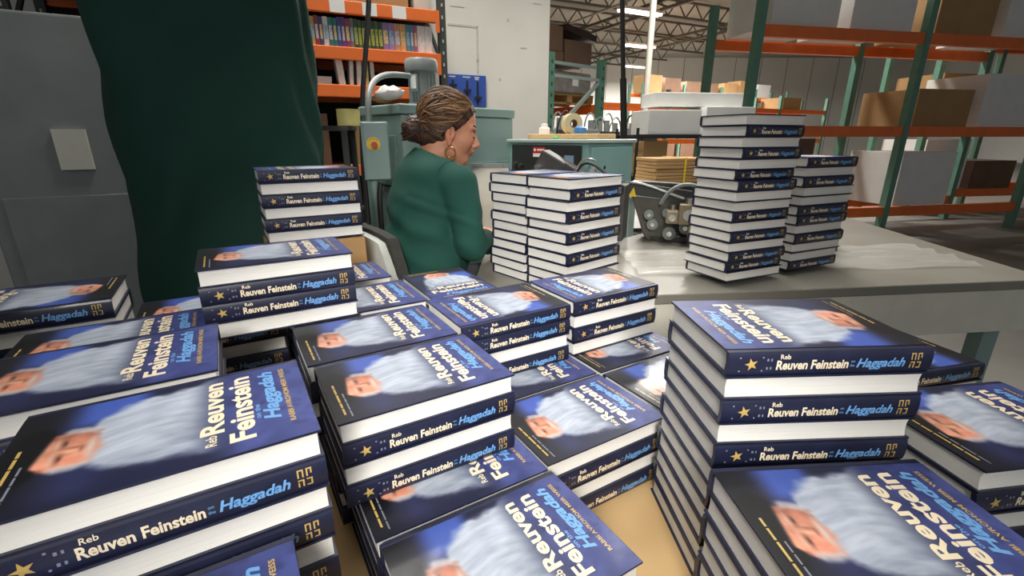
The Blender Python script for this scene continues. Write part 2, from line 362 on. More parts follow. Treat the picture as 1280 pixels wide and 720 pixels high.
def lettering_meshes():
    fr = lambda a, b: (a * BW - BW / 2, b - BL / 2, 0); out = {}
    mb = MB(); put_text(mb, 'Reb', .125, .225, .0915, .0095, 0, fr, bold=.012)
    put_text(mb, 'Reuven', .24, .86, .0855, .0205, 0, fr, bold=.03); put_text(mb, 'Feinstein', .105, .87, .0580, .0225, 0, fr, bold=.03)
    out['title_lettering'] = mb.mesh('title_lettering', M['cream'])
    mb = MB(); put_text(mb, 'on the', .29, .45, .0505, .0055, 0, fr, bold=.015); put_text(mb, 'Haggadah', .24, .87, .0325, .0155, 0, fr, shear=.25, bold=.035)
    out['subtitle_lettering'] = mb.mesh('subtitle_lettering', M['pblue'])
    mb = MB(); put_text(mb, 'RABBI AVROHOM MEIR WEISS', .17, .87, .0190, .0054, 0, fr, bold=.02)
    out['author_lettering'] = mb.mesh('author_lettering', M['pgold'])
    mb = MB(); x = .10                                  # two tiny printed lines at the head, too small to read
    for w in (.09, .07, .12, .08, .06):
        mb.add([fr(x, .2500), fr(x + w, .2500), fr(x + w, .2528), fr(x, .2528)], [(0, 1, 2, 3)], 0); x += w + .012
    x = .06
    for w in (.08, .10, .06, .07):
        mb.add([fr(x, .2425), fr(x + w, .2425), fr(x + w, .2445), fr(x, .2445)], [(0, 1, 2, 3)], 1); x += w + .012
    out['head_lines'] = mb.mesh('head_lines', [M['pgold'], M['pgrey']]); return out
SPB = .0048                                       # bulge of the round spine
def spine_x(z): q = (z - BT / 2) / (BT / 2); return BW / 2 - .004 + SPB * math.sqrt(max(0, 1 - (q * .93) ** 2))
def spine_lettering_mesh():
    mb = MB(); fr = lambda a, b: (spine_x(b) + .0003, a - BL / 2, b)
    zc = BT / 2
    def rect(y0, y1, z0, z1, m): mb.add([fr(y0, z0), fr(y1, z0), fr(y1, z1), fr(y0, z1)], [(0, 1, 2, 3)], m)
    for yy in (.014, .043): rect(yy, yy + .0022, .0065, .0265, 3)
    rect(.049, .0515, .009, .024, 3); rect(.054, .0560, .009, .024, 3)
    star = []
    for i in range(10):
        rr = .0088 if i % 2 == 0 else .0035; a = math.pi / 2 + i * math.pi / 5 + .25; star.append(fr(.0295 + rr * math.cos(a), zc + rr * math.sin(a)))
    c = fr(.0295, zc); mb.add(star + [(c[0] + .0002, c[1], c[2])], [(i, (i + 1) % 10, 10) for i in range(10)], 2)
    put_text(mb, 'Reb', .066, .079, .0230, .0058, 0, fr, bold=.012)
    put_text(mb, 'Reuven Feinstein', .062, .155, .0088, .0125, 0, fr, bold=.03)
    put_text(mb, 'on', .1575, .1625, .0165, .0035, 1, fr, bold=.01); put_text(mb, 'the', .157, .163, .0105, .0035, 1, fr, bold=.01)
    put_text(mb, 'Haggadah', .166, .229, .0095, .0120, 1, fr, shear=.25, bold=.026)
    for (a, b, z0, z1) in ((.236, .2375, .018, .027), (.236, .242, .0255, .0270), (.2405, .242, .018, .0265), (.2445, .246, .018, .027), (.2445, .250, .0255, .027), (.2485, .250, .0205, .027),
                           (.236, .242, .0140, .0155), (.2405, .242, .0065, .0155), (.236, .2375, .0065, .0125), (.2445, .250, .0065, .0080), (.2485, .250, .0065, .0155), (.2445, .2485, .0140, .0155)):
        rect(a, b, z0, z1, 2)
    return mb.mesh('spine_lettering', [M['cream'], M['pblue'], M['pgold'], M['pgrey']])
def case_mesh():
    th = .0028; o = []; n = 9
    o += [(-BW / 2, 0), (BW / 2 - .013, 0), (BW / 2 - .0105, .0011), (BW / 2 - .008, .0004)]
    o += [(spine_x(BT * (.02 + .96 * i / n)), BT * (.02 + .96 * i / n)) for i in range(n + 1)]
    o += [(BW / 2 - .008, BT - .0004), (BW / 2 - .0105, BT - .0011), (BW / 2 - .013, BT), (-BW / 2, BT)]
    i_ = [(-BW / 2, BT - th), (BW / 2 - .0075, BT - th), (BW / 2 - .0055, BT / 2), (BW / 2 - .0075, th), (-BW / 2, th)]
    mb = MB(); ring = o + i_; k = len(ring)
    vs = [(x, -BL / 2, z) for x, z in ring] + [(x, BL / 2, z) for x, z in ring]
    mb.add(vs, [(i, (i + 1) % k, k + (i + 1) % k, k + i) for i in range(k)])
    def capf(off, rev):
        m = len(o); f = []
        f.append([0, 1, 2, 3, m + 3, m + 4]); f.append([m, m + 1, m - 4, m - 3, m - 2, m - 1])
        f.append([m + 3] + list(range(3, m - 3)) + [m + 1, m + 2][:2])
        for q in f:
            q = [j + off for j in q]; mb.f.append(tuple(q[::-1] if rev else q)); mb.m.append(0)
    capf(0, False); capf(k, True)
    return mb.mesh('case', M['case'])
def page_mesh():
    mb = MB(); z0, z1 = .0029, BT - .0029; n = 6; prof = []
    xl, xr = -BW / 2 + .0035, BW / 2 - .0066
    for i in range(n + 1): q = i / n; prof.append((xl + .0022 * math.sin(math.pi * q), z0 + (z1 - z0) * q))
    ring = prof + [(xr, z1), (xr, z0)]; k = len(ring); hl = BL / 2 - .0035
    mb.add([(x, -hl, z) for x, z in ring] + [(x, hl, z) for x, z in ring],
           [(i, (i + 1) % k, k + (i + 1) % k, k + i) for i in range(k)] + [tuple(range(k))[::-1], tuple(range(k, 2 * k))])
    return mb.mesh('page_block', M['page'])
ME = dict(case=case_mesh(), page=page_mesh(), cover=cover_print_mesh(), letter=lettering_meshes(), spine=spine_lettering_mesh())
BOOKS = 0
def book(x, y, z, rz, label, group, cover=False, spine=False):
    global BOOKS; BOOKS += 1
    t = thing('hardcover_book', label, 'book', (x, y, z), rz, group)
    link('case', ME['case'], t); link('page_block', ME['page'], t)
    if cover:
        link('cover_print', ME['cover'], t, loc=(0, 0, BT + .00015)); [link(k_, m_, t, loc=(0, 0, BT + .00045)) for k_, m_ in ME['letter'].items()]
    if spine: link('spine_lettering', ME['spine'], t)
    return t
ORD = ['topmost', 'second from top', 'third from top', 'fourth from top', 'fifth from top', 'sixth from top', 'seventh from top', 'eighth from top', 'ninth from top', 'tenth from top',
       'eleventh from top', 'twelfth from top', 'thirteenth from top', 'fourteenth from top', 'fifteenth from top', 'sixteenth from top', 'seventeenth from top']
def pile(cx, cy, z0, n, sides, desc, group, yaw=YG, jit=.0010, upright=False, cover=True, vis=99, same=False):
    """n books from z0 up; sides: string from the top, S spine near / P pages near; (cx,cy) the pile's centre."""
    for i in range(n):                             # i = index from the top
        s = sides[i % len(sides)]; z = z0 + (n - 1 - i) * PITCHZ
        jx, jy, jr = (random.uniform(-jit, jit), random.uniform(-jit, jit), R(random.uniform(-1, 1) * (.35 if jit < .005 else 1.0))) if i else (0, 0, 0)
        rz = yaw + (0 if upright else (-R(90) if s == 'S' else R(90))) + jr
        lab = ('navy hardcover book ' + desc) if same else 'navy book %s, %s, %s' % (ORD[min(i, 16)], ('spine outward' if s == 'S' else 'pages outward'), desc)
        book(cx + jx, cy + jy, z, rz, lab, group, cover=cover and i == 0, spine=i < vis)
    return z0 + n * PITCHZ
def gpile(u0, v0, lev0, n, sides, desc, group, du=BL, dv=BW, **k):
    x, y = G(u0 + du / 2, v0 + dv / 2); return pile(x, y, TZ + lev0 * PITCHZ + .0004, n, sides, desc, group, **k)
LOW = 'books of the low front layer'; UP = 'books of the high table piles'; HID = 'books of the buried bottom layer'
# low front layer (four high)
gpile(.362, .494, 0, 4, 'PSPS', 'of pile beside bare brown cardboard', LOW)
gpile(.362, .6875, 0, 4, 'P', 'half under the leaning spine-out pile', LOW)
gpile(.637, .488, 0, 4, 'PSPS', 'of low pile ahead of grey sheet table', LOW)
gpile(.637, .6835, 0, 4, 'P', 'half under pile next to grey sheet table', LOW)
gpile(.092, .487, 0, 4, 'PS', 'half under the four-high pile beside it', LOW)
gpile(.095, .293, 0, 4, 'PS', 'of the glossy pile at table edge', LOW)
# buried layer that carries the high piles
for (u, v) in ((.08, .682), (.362, .880), (.637, .878), (.08, .875), (.08, 1.068), (.08, 1.262), (.362, 1.074)):
    gpile(u, v, 0, 4, 'PS', 'buried in the bottom layer under other piles', HID, cover=False, same=True, vis=0)
# high piles
gpile(.076, .560, 4, 4, 'PSPS', 'of four-high pile over glossy front covers', UP)
gpile(.350, .770, 4, 4, 'SSPS', 'of pile ahead of the white-paged towers', UP)
gpile(.632, .776, 4, 4, 'SPSP', 'of pile next to grey sheet table', UP)
gpile(.068, .754, 4, 4, 'PSPS', 'of second pile in the row along worker', UP)
gpile(.090, .963, 4, 4, 'PSPS', 'of third pile in the row along worker', UP)
gpile(.078, 1.195, 4, 4, 'PSPS', 'of rear pile beside the pale chair', UP)
x, y = G(.495, 1.165); pile(x, y, TZ + 4 * PITCHZ + .0004, 3, 'PPP', 'of pile right at worker\'s elbow, turned crosswise', UP, upright=True)
gpile(-.068, .945, 8, 4, 'PSSP', 'stacked across two rows of covers', 'books stacked on the left rows')
# ---- towers on the grey table
GZ = .933                                        # grey sheet table height
YT = R(41); tu = Vector((math.cos(YT), math.sin(YT))); tv = Vector((-math.sin(YT), math.cos(YT)))
TA = Vector((.171, 1.425))
c1 = TA + tu * BL / 2 + tv * BW / 2
pile(c1.x, c1.y, GZ + .0004, 11, 'PSPSPSPSPPP', 'of spine-showing tower on grey table', 'books of the near towers', yaw=YT, jit=.007)
c2 = c1 + tv * (BW + .012) + tu * .010
pile(c2.x, c2.y, GZ + .0004, 11, 'PPPSPPPSPPP', 'of tower beside worker\'s forearm', 'books of the near towers', yaw=YT, jit=.006)
# ---- piles that carry on along the table on both sides
LG = 'books of the outer table piles'
gpile(-.220, .455, 0, 10, 'PS', 'of ten-high pile ahead of dark green cover', LG)
gpile(-.310, .662, 0, 10, 'PSSP', 'of ten-high pile behind another, below green cover', LG)
gpile(-.262, .252, 0, 7, 'PS', 'of seven-high pile at the table edge', LG)
gpile(-.500, .452, 0, 8, 'PS', 'of eight-high pile by table end', LG)
gpile(-.585, .660, 0, 9, 'SPSP', 'of nine-high pile by table end', LG)
gpile(-.330, .868, 0, 9, 'PSPS', 'of nine-high pile near green cover', LG)
gpile(-.640, .870, 0, 13, 'SPPS', 'of thirteen-high pile at table corner', LG)
gpile(-.200, 1.085, 0, 8, 'PSPS', 'of eight-high pile touching green cover', LG)
gpile(-.480, 1.085, 0, 10, 'SP', 'of ten-high pile touching green cover', LG)
pile(.262 + BL / 2, .53 + BW / 2, TZ + .0004, 11, 'SPSPSP', 'of eleven-high pile alone past brown cardboard', LG, yaw=R(3))
pile(.250 + BL / 2, .300 + BW / 2, TZ + .0004, 7, 'PSPS', 'of seven-high pile before eleven-high pile', LG, yaw=R(4))
pile(.560 + BL / 2, .490 + BW / 2, TZ + .0004, 7, 'PSPS', 'of seven-high pile beside eleven-high pile', LG, yaw=R(8))
pile(.640 + BL / 2, .790 + BW / 2, TZ + .0004, 6, 'SPSP', 'of six-high pile in front of grey table', LG, yaw=R(14))
pile(.80, 1.66, GZ + .0205, 16, 'PSPSPSSP', 'of tallest tower on grey sheet table', LG, yaw=R(24), jit=.007)
pile(1.10, 1.80, GZ + .0205, 12, 'SPSPPS', 'of tower behind tallest tower', LG, yaw=R(24), jit=.006)
# ---- books piled on cartons behind the rear pile
cx, cy = G(.212, 1.556)
def carton(x, y, z, rz, d, label, group=None, m='kraft', tape=True):
    t = thing('cardboard_box', label, 'box', (x, y, z), rz, group)
    MB().box((0, 0, d[2] / 2), d).build('carton_body', M[m], t, bevel=.004)
    for k in (-1, 1): MB().box((0, k * d[1] / 4, d[2] + .001), (d[0] - .006, d[1] / 2 - .004, .003)).build('flap', M[m], t)
    if tape: MB().box((0, 0, d[2] + .0032), (d[0] + .002, .05, .001)).build('packing_tape', M['tape'], t)
    return t
carton(cx, cy, 0, YG, (.27, .196, .56), 'lower brown carton standing behind the rear book pile', 'cartons behind the piles')
carton(cx, cy, .566, YG, (.27, .196, .56), 'upper brown carton that carries a short pile of books', 'cartons behind the piles')
pile(cx + .0, cy - .0, 1.134, 6, 'SPSPSP', 'of short pile on the brown carton', 'books on the carton', yaw=YG)

# ================================================================== GREY SHEET TABLE
gp = [(-.135, 1.575), (.075, 1.395), (1.95, 1.62), (2.15, 3.0), (.95, 2.72), (.33, 2.12), (.10, 2.36), (-.18, 2.36), (-.12, 2.02)]
gt = thing('sheet_table', 'grey steel machine table with plastic film sheets, carrying white-paged book towers', 'table', (.9, 2.0, 0))
loc = lambda poly: [(x - .9, y - 2.0) for x, y in poly]
MB().prism(loc(gp), GZ - .035, GZ).build('table_top', M['grey_table'], gt, bevel=.004)
MB().bar((.075 - .9, 1.402 - 2.0, GZ - .115), (1.95 - .9, 1.627 - 2.0, GZ - .115), .012, .16).build('front_apron', M['offwhite'], gt)
MB().bar((-.135 - .9, 1.583 - 2.0, GZ - .115), (.07 - .9, 1.407 - 2.0, GZ - .115), .012, .16).build('side_apron', M['machine'], gt)
for (x, y) in ((.16, 1.47), (1.85, 1.70), (1.95, 2.85), (.95, 2.62), (-.02, 1.96)):
    MB().span(x - .93, x - .87, y - 2.03, y - 1.97, 0, GZ - .035).build('leg', M['machine'], gt)
n, m_ = 60, 26; vs = []
for j in range(m_ + 1):
    for i in range(n + 1):
        x = .47 + 1.4 * i / n; y = 1.66 + .09 * (x - .5) + .36 * j / m_
        z = GZ + .002 + .007 * abs(math.sin(5.3 * x + 21 * y + 2 * math.sin(9 * y))) ** 3 + .011 * abs(math.sin(31 * (y - .18 * x) + 1.5 * math.sin(3 * x))) ** 8
        vs.append((x, y, z))
flm = bpy.data.materials.new('wrinkled_film'); flm.use_nodes = True; fb = flm.node_tree.nodes['Principled BSDF']; fb.inputs['Base Color'].default_value = (.7, .69, .64, 1); fb.inputs['Roughness'].default_value = .15; fb.inputs['Alpha'].default_value = .28
fo = MB().add(vs, [(j * (n + 1) + i, j * (n + 1) + i + 1, (j + 1) * (n + 1) + i + 1, (j + 1) * (n + 1) + i) for j in range(m_) for i in range(n)]).build('plastic_film_sheet', flm, smooth=True)
tag(fo, 'large wrinkled clear plastic sheet spread over the grey sheet table', 'film')
# ================================================================== BIG MACHINE CABINET BEHIND THE WORKER
def corner_box(c, yaw, a, b, z0, z1): pass
t = thing('machine_cabinet', 'grey-green steel machine cabinet behind the worker, motor on top', 'machine', (-.49, 2.2, 0), R(45))
ZT = 1.562                                        # local: x along right face (.70), y back (.36)
MB().span(0, .70, 0, .36, 0, ZT - .045).build('body', M['machine'], t, bevel=.006)
MB().span(-.008, .708, -.008, .368, ZT - .043, ZT).build('lid', M['machine'], t, bevel=.006)
MB().span(.03, .67, -.006, 0, .35, 1.30).build('front_door', M['machine'], t, bevel=.003)
dl = MB().span(-.007, 0, .05, .31, 1.17, 1.43).build('side_panel', M['machine'], t, bevel=.003, label='raised panel with a slot handle')
MB().span(-.014, -.007, .09, .18, 1.195, 1.205).build('slot', M['black'], dl)
MB().span(-.0075, -.0005, .15, .19, 1.462, 1.478).build('tag', M['pink'], t)
MB().span(.10, .15, -.009, -.0055, .93, .98).build('sticker', M['red'], t)
MB().span(.03, .055, -.009, -.0055, .98, 1.05).build('switch', M['offwhite'], t)
# motor with conduit and control box
mt = thing('electric_motor', 'grey vertical electric motor standing on the machine cabinet', 'motor', (*[atY(529, 128, 2.5).x, 2.5], ZT))
MB().lathe([(.072, 0), (.072, .02), (.062, .022), (.062, .16), (.066, .162)], 24).build('motor_body', M['motor'], mt, smooth=True)
for k in range(20):
    a = 2 * math.pi * k / 20; MB().at((.064 * math.cos(a), .064 * math.sin(a), .09), (0, 0, a)).box((0, 0, 0), (.006, .003, .13)).build('cooling_fin', M['motor'], mt)
MB().lathe([(.078, .162), (.080, .17), (.080, .205), (.072, .218), (.02, .222)], 24).build('fan_cap', M['motor'], mt, smooth=True)
jb = MB().at((-.028, -.068, .105)).box((0, 0, 0), (.044, .03, .075)).build('junction_box', M['motor'], mt, bevel=.004)
MB().box((-.028, -.0845, .108), (.026, .002, .055)).build('rating_plate', M['white'], jb)
ex = atY(446, 152, 2.0); eb = atY(482, 225, 2.0)
ct = thing('control_box', 'tall grey-green control box with yellow emergency-stop disc', 'control box', ((ex.x + eb.x) / 2 + .006, 2.05, 1.249), R(12))
w = .105; h = .232
MB().span(-w / 2, w / 2, -.04, .06, 0, h).build('box_body', M['machine'], ct, bevel=.004)
MB().span(-w / 2 + .01, w / 2, -.047, -.041, .004, h - .004).build('box_door', M['machine'], ct, bevel=.002)
ds = MB().cyl((-.006, -.050, .145), (-.006, -.047, .145), .027, 28).build('stop_disc', M['yellow'], ct, label='yellow emergency-stop disc')
MB().cyl((-.002, -.075, .143), (-.002, -.050, .143), .0115, 18).build('stop_button', M['red'], ds, smooth=True)
for a in range(-4, 5):
    an = R(90 + a * 12); MB().at((-.006 + .0215 * math.cos(an), -.0505, .145 + .0215 * math.sin(an)), (0, -an + R(90), 0)).box((0, 0, 0), (.0018, .0008, .004)).build('printed_letter', M['black'], ds)
for a in range(-2, 3):
    an = R(-90 + a * 13); MB().at((-.006 + .0215 * math.cos(an), -.0505, .145 + .0215 * math.sin(an)), (0, -an + R(90), 0)).box((0, 0, 0), (.0018, .0008, .004)).build('printed_letter', M['black'], ds)
MB().span(-.02, .02, 0.06, .24, .10, .16).build('bracket', M['machine'], ct)
MB().cyl((-.02, 0, -1.249), (-.02, 0, 0), .02, 12).build('post', M['machine'], ct)
p0 = atY(455, 150, 2.05); p1 = atY(462, 120, 2.1); p2 = atY(480, 101, 2.2); p3 = atY(517, 95, 2.42)
def bez(ps, n=24):
    out = []; ps = [Vector(p) for p in ps]
    for i in range(n + 1):
        q = ps
        while len(q) > 1: q = [q[j].lerp(q[j + 1], i / n) for j in range(len(q) - 1)]
        out.append(q[0])
    return out
p0 = Vector((ct.location.x - .02, 2.05, 1.249 + h + .001))
ob = MB().tube(bez([p0, p0 + Vector((.0, 0, .16)), atY(466, 88, 2.2), p3 + Vector((-.02, 0, 0))]), .0125, 10).build('flexible_conduit', M['motor'], smooth=True)
tag(ob, 'grey flexible conduit arching from control box up to motor', 'conduit')
# things lying on the cabinet lid
def rag(name, c, r, m, label, cat, seed):
    rs = random.Random(seed); mb = MB().ball((0, 0, 0), 1, 18); vs = []
    for (x, y, z) in mb.v:
        k = 1 + .16 * math.sin(5 * x + seed) * math.cos(4 * y + 2 * z) + .05 * rs.uniform(-1, 1); vs.append((c[0] + x * r[0] * k, c[1] + y * r[1] * k, max(c[2] + .0005, c[2] + (z + 1) * .5 * r[2] * k)))
    mb.v = vs; o = mb.build(name, m, smooth=True); return tag(o, label, cat)
p = atZ(483, 124, ZT); rag('white_rag', (p.x, p.y + .05, ZT), (.055, .04, .05), M['white'], 'crumpled white rag lying on the machine cabinet lid', 'rag', 3)
p = atZ(466, 126, ZT); rag('brown_cloth', (p.x + .012, p.y + .10, ZT), (.045, .04, .03), M['kraft'], 'folded tan cloth beside the white rag', 'cloth', 5)
p = atZ(512, 127, ZT); tag(MB().at((p.x - .035, 2.38, ZT + .004), (0, .0, R(30))).box((0, 0, 0), (.06, .08, .007)).build('paper_pad', M['bluegrey'], bevel=.002), 'pale blue paper pad lying next to motor', 'paper')
p = atY(444, 140, 2.2)
tr = thing('tape_roll', 'yellowish tape roll standing left of the control box', 'tape', (p.x - .045, 2.24, 1.47))
MB().lathe([(.022, 0), (.05, 0), (.05, .07), (.022, .07)], 24).build('tape_winding', mat('yellow_tape', 'D3C680', .5), tr, smooth=True)
MB().lathe([(.019, -.001), (.0215, -.001), (.0215, .071), (.019, .071)], 24).build('core', M['kraft'], tr, smooth=True)
# bin stand that carries the roll
st = thing('tool_cart', 'dark tool cart with open shelves standing left of control box', 'cart', (-.90, 2.28, 0), R(8))
for i in (-1, 1):
    for j in (-1, 1): MB().box((i * .14, j * .10, .73), (.025, .025, 1.46)).build('upright', M['upright'], st)
for zz in (.35, .72, 1.08, 1.46): MB().box((0, 0, zz), (.32, .24, .018)).build('shelf', M['darkmetal'], st)
for k, (xx, zz, m) in enumerate(((-.07, 1.089, 'black'), (.05, 1.089, 'white'), (.0, .729, 'kraft'), (.06, .359, 'blue'))):
    tag(MB().at((-.90 + xx, 2.25, zz)).box((0, 0, .05), (.09, .13, .1), taper=.9).build('parts_bin', M[m], bevel=.004), ['black', 'white', 'tan', 'blue'][k] + ' parts bin standing on the dark tool cart', 'bin', 'bins on the tool cart')
# ================================================================== SECOND MACHINE: black panel cabinet
t = thing('press_cabinet', 'low teal press cabinet with black front panel and teal end face', 'machine', (.34, 2.2, 0), R(45))
Z2 = 1.412                                        # local x to the right/back (.40), y to the left/back (.50)
MB().span(0, .39, 0, .50, 0, Z2 - .019).build('body', M['machine2'], t, bevel=.006)
MB().span(-.012, .402, -.012, .512, Z2 - .018, Z2).build('lid', M['mach_edge'], t, bevel=.005)
bp_ = MB().span(-.006, 0, .03, .475, 1.10, Z2 - .026).build('front_panel', M['blackpanel'], t, bevel=.002, label='black front panel')
MB().span(.02, .37, -.008, 0, .95, Z2 - .035).build('end_panel', M['machine2'], t, bevel=.002)
MB().cyl((.13, -.010, 1.285), (.13, -.008, 1.285), .008, 14).build('keyhole', M['black'], t)
lb = MB().span(-.009, -.0062, .245, .325, 1.328, 1.375).build('warning_label', M['red'], bp_, label='red and white warning label')
MB().span(-.0098, -.0092, .247, .323, 1.329, 1.345).build('label_text_field', M['white'], lb)
MB().cyl((-.0098, .312, 1.362), (-.0092, .312, 1.362), .007, 14).build('label_symbol', M['white'], lb)
for k in range(3): MB().span(-.0098, -.0092, .252 + k * .016, .264 + k * .016, 1.358, 1.367).build('label_letter', M['white'], lb)
MB().span(-.009, -.0062, .070, .125, 1.265, 1.34).build('data_plate', M['bluegrey'], bp_)
for (y, z, r) in ((.44, 1.29, .012), (.40, 1.285, .010), (.45, 1.255, .009), (.05, 1.27, .010), (.055, 1.24, .010)):
    MB().cyl((-.03, y, z), (-.006, y, z), r, 12).build('knob', M['darkmetal'], bp_, smooth=True)
# wooden board on the lid with tape roll etc.
p = Vector((.34, 2.2, 0)); ux = Vector((math.cos(R(45)), math.sin(R(45)), 0)); uy = Vector((-ux.y, ux.x, 0))
c = p + ux * .25 + uy * .30
tag(MB().at((c.x, c.y, Z2 + .0132), (0, 0, R(135))).box((0, 0, 0), (.46, .16, .025)).build('wooden_board', M['board'], bevel=.003), 'plain wooden board lying on the press cabinet lid', 'board')
BZ = Z2 + .026
c3 = p + ux * .30 + uy * .33
tr = thing('packing_tape_roll', 'large clear packing tape roll standing on the wooden board', 'tape', (c3.x, c3.y, BZ + .052), R(20))
mb = MB(); 
for (r0, r1, nm, mm) in ((.022, .052, 'tape_winding', 'tape'), (.017, .0215, 'core', 'kraft_d')):
    mb = MB().lathe([(r0, -.024), (r1, -.024), (r1, .024), (r0, .024)], 28); mb.v = [(x, z, y) for x, y, z in mb.v]; mb.f = [f[::-1] for f in mb.f]
    mb.f = mb.f[:-2]; mb.m = mb.m[:-2]
    n = 28; mb.f += [(3 * n + j, 3 * n + (j + 1) % n, (j + 1) % n, j) for j in range(n)]; mb.m += [0] * n
    mb.build(nm, M[mm], tr, smooth=True)
c4 = p + ux * .24 + uy * .47
tag(MB().at((c4.x, c4.y, BZ), (0, 0, .4)).lathe([(.03, 0), (.03, .03), (.018, .036), (.018, .052), (.005, .054)], 18).build('white_tub', M['white'], smooth=True), 'small white tub on the wooden board end', 'tub')
c5 = p + ux * .27 + uy * .25
tag(MB().at((c5.x, c5.y, BZ), (0, 0, .2)).lathe([(.03, 0), (.034, .012), (.03, .03), (.012, .038), (.003, .04)], 16).build('blue_spool', M['blue'], smooth=True), 'blue plastic spool beside the clear packing tape roll', 'spool')
c6 = p + ux * .10 + uy * .27
tag(MB().at((c6.x, c6.y, Z2 + .0005)).lathe([(.012, 0), (.014, .006), (.010, .012), (.002, .013)], 14).build('bottle_cap', M['green'], smooth=True), 'bright green bottle cap on the press cabinet lid', 'cap')
# ---- dark feeder head between towers and press cabinet
fh = thing('feeder_head', 'dark metal feeder head with rods and cables behind the book towers', 'machine', (.245, 2.10, GZ + .0655), R(-22))
MB().span(-.16, .22, -.04, .05, -.065, 0).build('pedestal', M['machine'], fh)
MB().span(-.20, .26, -.05, .06, 0, .235).build('bed_casting', M['darkmetal'], fh, bevel=.008)
MB().at((-.065, 0, .275), (0, R(28), 0)).box((0, 0, 0), (.165, .09, .135)).build('head_block', M['darkmetal'], fh, bevel=.008)
MB().at((.04, -.01, .27), (0, R(30), 0)).box((0, 0, 0), (.13, .07, .05)).build('head_arm', M['darkmetal'], fh, bevel=.006)
MB().at((.16, 0, .24), (0, R(12), 0)).box((0, 0, 0), (.14, .07, .05)).build('feed_plate', M['darkmetal'], fh, bevel=.006)
for (x, z) in ((-.12, .30), (-.12, .26), (.07, .245), (.12, .29), (.10, .26)):
    MB().cyl((x, -.07, z), (x, -.04, z), .012, 12).build('roller', M['chrome'], fh, smooth=True)
MB().cyl((-.125, -.06, .20), (-.125, -.06, .30), .006, 10).build('rod', M['chrome'], fh)
MB().tube(bez([(.03, -.05, .22), (.06, -.06, .33), (.09, -.06, .36), (.15, -.05, .30), (.24, -.05, .22)]), .006, 8).build('cable', M['black'], fh, smooth=True)
MB().tube(bez([(.02, -.06, .20), (.05, -.07, .30), (.07, -.07, .36), (.13, -.06, .33)]), .004, 8).build('cable', M['chrome'], fh, smooth=True)
for x in (-.155, .165): MB().add([(x - .014, -.056, .212), (x + .014, -.056, .212), (x, -.056, .245), (x - .014, -.052, .212), (x + .014, -.052, .212), (x, -.052, .245)], [(0, 1, 2), (5, 4, 3), (0, 3, 4, 1), (1, 4, 5, 2), (2, 5, 3, 0)]).build('warning_triangle', M['yellow'], fh)
# cream guard plate left of it
gd = thing('guard_plate', 'cream guard plate with grey hinge strip next to worker\'s chin', 'guard', (-.10, 2.28, GZ), R(10))
MB().span(-.085, .085, -.004, .004, 0, .35).build('plate', M['offwhite'], gd)
hn = MB().span(-.09, .09, -.007, .006, .35, .37).build('hinge_strip', M['motor'], gd)
for x in (-.03, .06): MB().cyl((x, -.010, .36), (x, -.006, .36), .004, 10).build('bolt', M['chrome'], hn)
# ---- roller machine on the grey table to the right
rm = thing('roller_machine', 'dark gluing machine with steel rollers and tan gear blocks on grey table', 'machine', (.93, 2.22, GZ), R(-17))
mb = MB().at((0, -.02, 0), (R(90), 0, 0)); mb.prism([(-.36, .22), (-.29, .03), (-.26, 0), (-.17, 0), (-.16, .12), (-.13, .20)], -.02, 0); mb.build('side_plate', mat('grey_casting', '55514A', .5, metal=.2, var=.2, scale=20), rm, bevel=.004)
mb = MB().at((0, .10, 0), (R(90), 0, 0)); mb.prism([(-.36, .24), (-.28, .0), (.55, 0), (.55, .24), (-.1, .26)], -.02, 0); mb.build('rear_plate', M['darkmetal'], rm, bevel=.004)
MB().span(-.26, .55, -.02, .10, 0, .03).build('base_casting', M['darkmetal'], rm, bevel=.004)
MB().bar((-.40, -.05, .262), (.50, -.05, .150), .014, .055).build('cover_bar', M['blackpanel'], rm)
MB().bar((-.36, .05, .270), (.50, .05, .235), .05, .03).build('top_bar', M['blackpanel'], rm)
for (x, z, r) in ((-.27, .135, .022), (-.25, .09, .026), (-.19, .145, .020), (-.17, .05, .030), (-.10, .08, .028), (-.03, .05, .026), (.05, .07, .030), (.13, .05, .026), (.22, .06, .028), (.30, .05, .024), (.40, .06, .03)):
    MB().cyl((x, -.06, z), (x, .09, z), r * .7, 14).build('roller', M['chrome'], rm, smooth=True)
    fl = MB().cyl((x, -.068, z), (x, -.048, z), r, 16).build('roller_flange', M['motor'], rm, smooth=True)
    MB().cyl((x, -.075, z), (x, -.0685, z), r * .4, 10).build('hub', M['chrome'], fl, smooth=True)
for (x, z, d) in ((-.165, .135, .055), (-.095, .150, .085), (-.06, .07, .06), (.03, .120, .075), (.12, .105, .06), (.27, .13, .08)):
    gb = MB().box((x, -.085, z), (d, .06, d * 1.1)).build('gear_block', M['brass'], rm, bevel=.006)
    MB().cyl((x, -.125, z), (x, -.1155, z), d * .3, 14).build('hub', M['chrome'], gb, smooth=True)
    MB().cyl((x, -.085, z + d * .55), (x, -.085, z + d * .55 + .025), d * .22, 12).build('grease_cap', M['chrome'], gb, smooth=True)
MB().add([(-.37, -.062, .222), (-.335, -.062, .217), (-.35, -.062, .262), (-.37, -.058, .222), (-.335, -.058, .217), (-.35, -.058, .262)], [(0, 1, 2), (5, 4, 3), (0, 3, 4, 1), (1, 4, 5, 2), (2, 5, 3, 0)]).build('warning_triangle', M['yellow'], rm)
MB().tube(bez([(-.22, -.08, .19), (-.18, -.11, .31), (-.06, -.11, .32), (.02, -.09, .20)]), .009, 8).build('hose', M['motor'], rm, smooth=True)
MB().tube(bez([(-.40, -.07, .275), (-.34, -.09, .31), (-.22, -.09, .25), (-.12, -.08, .22)]), .006, 8).build('hose', M['chrome'], rm, smooth=True)
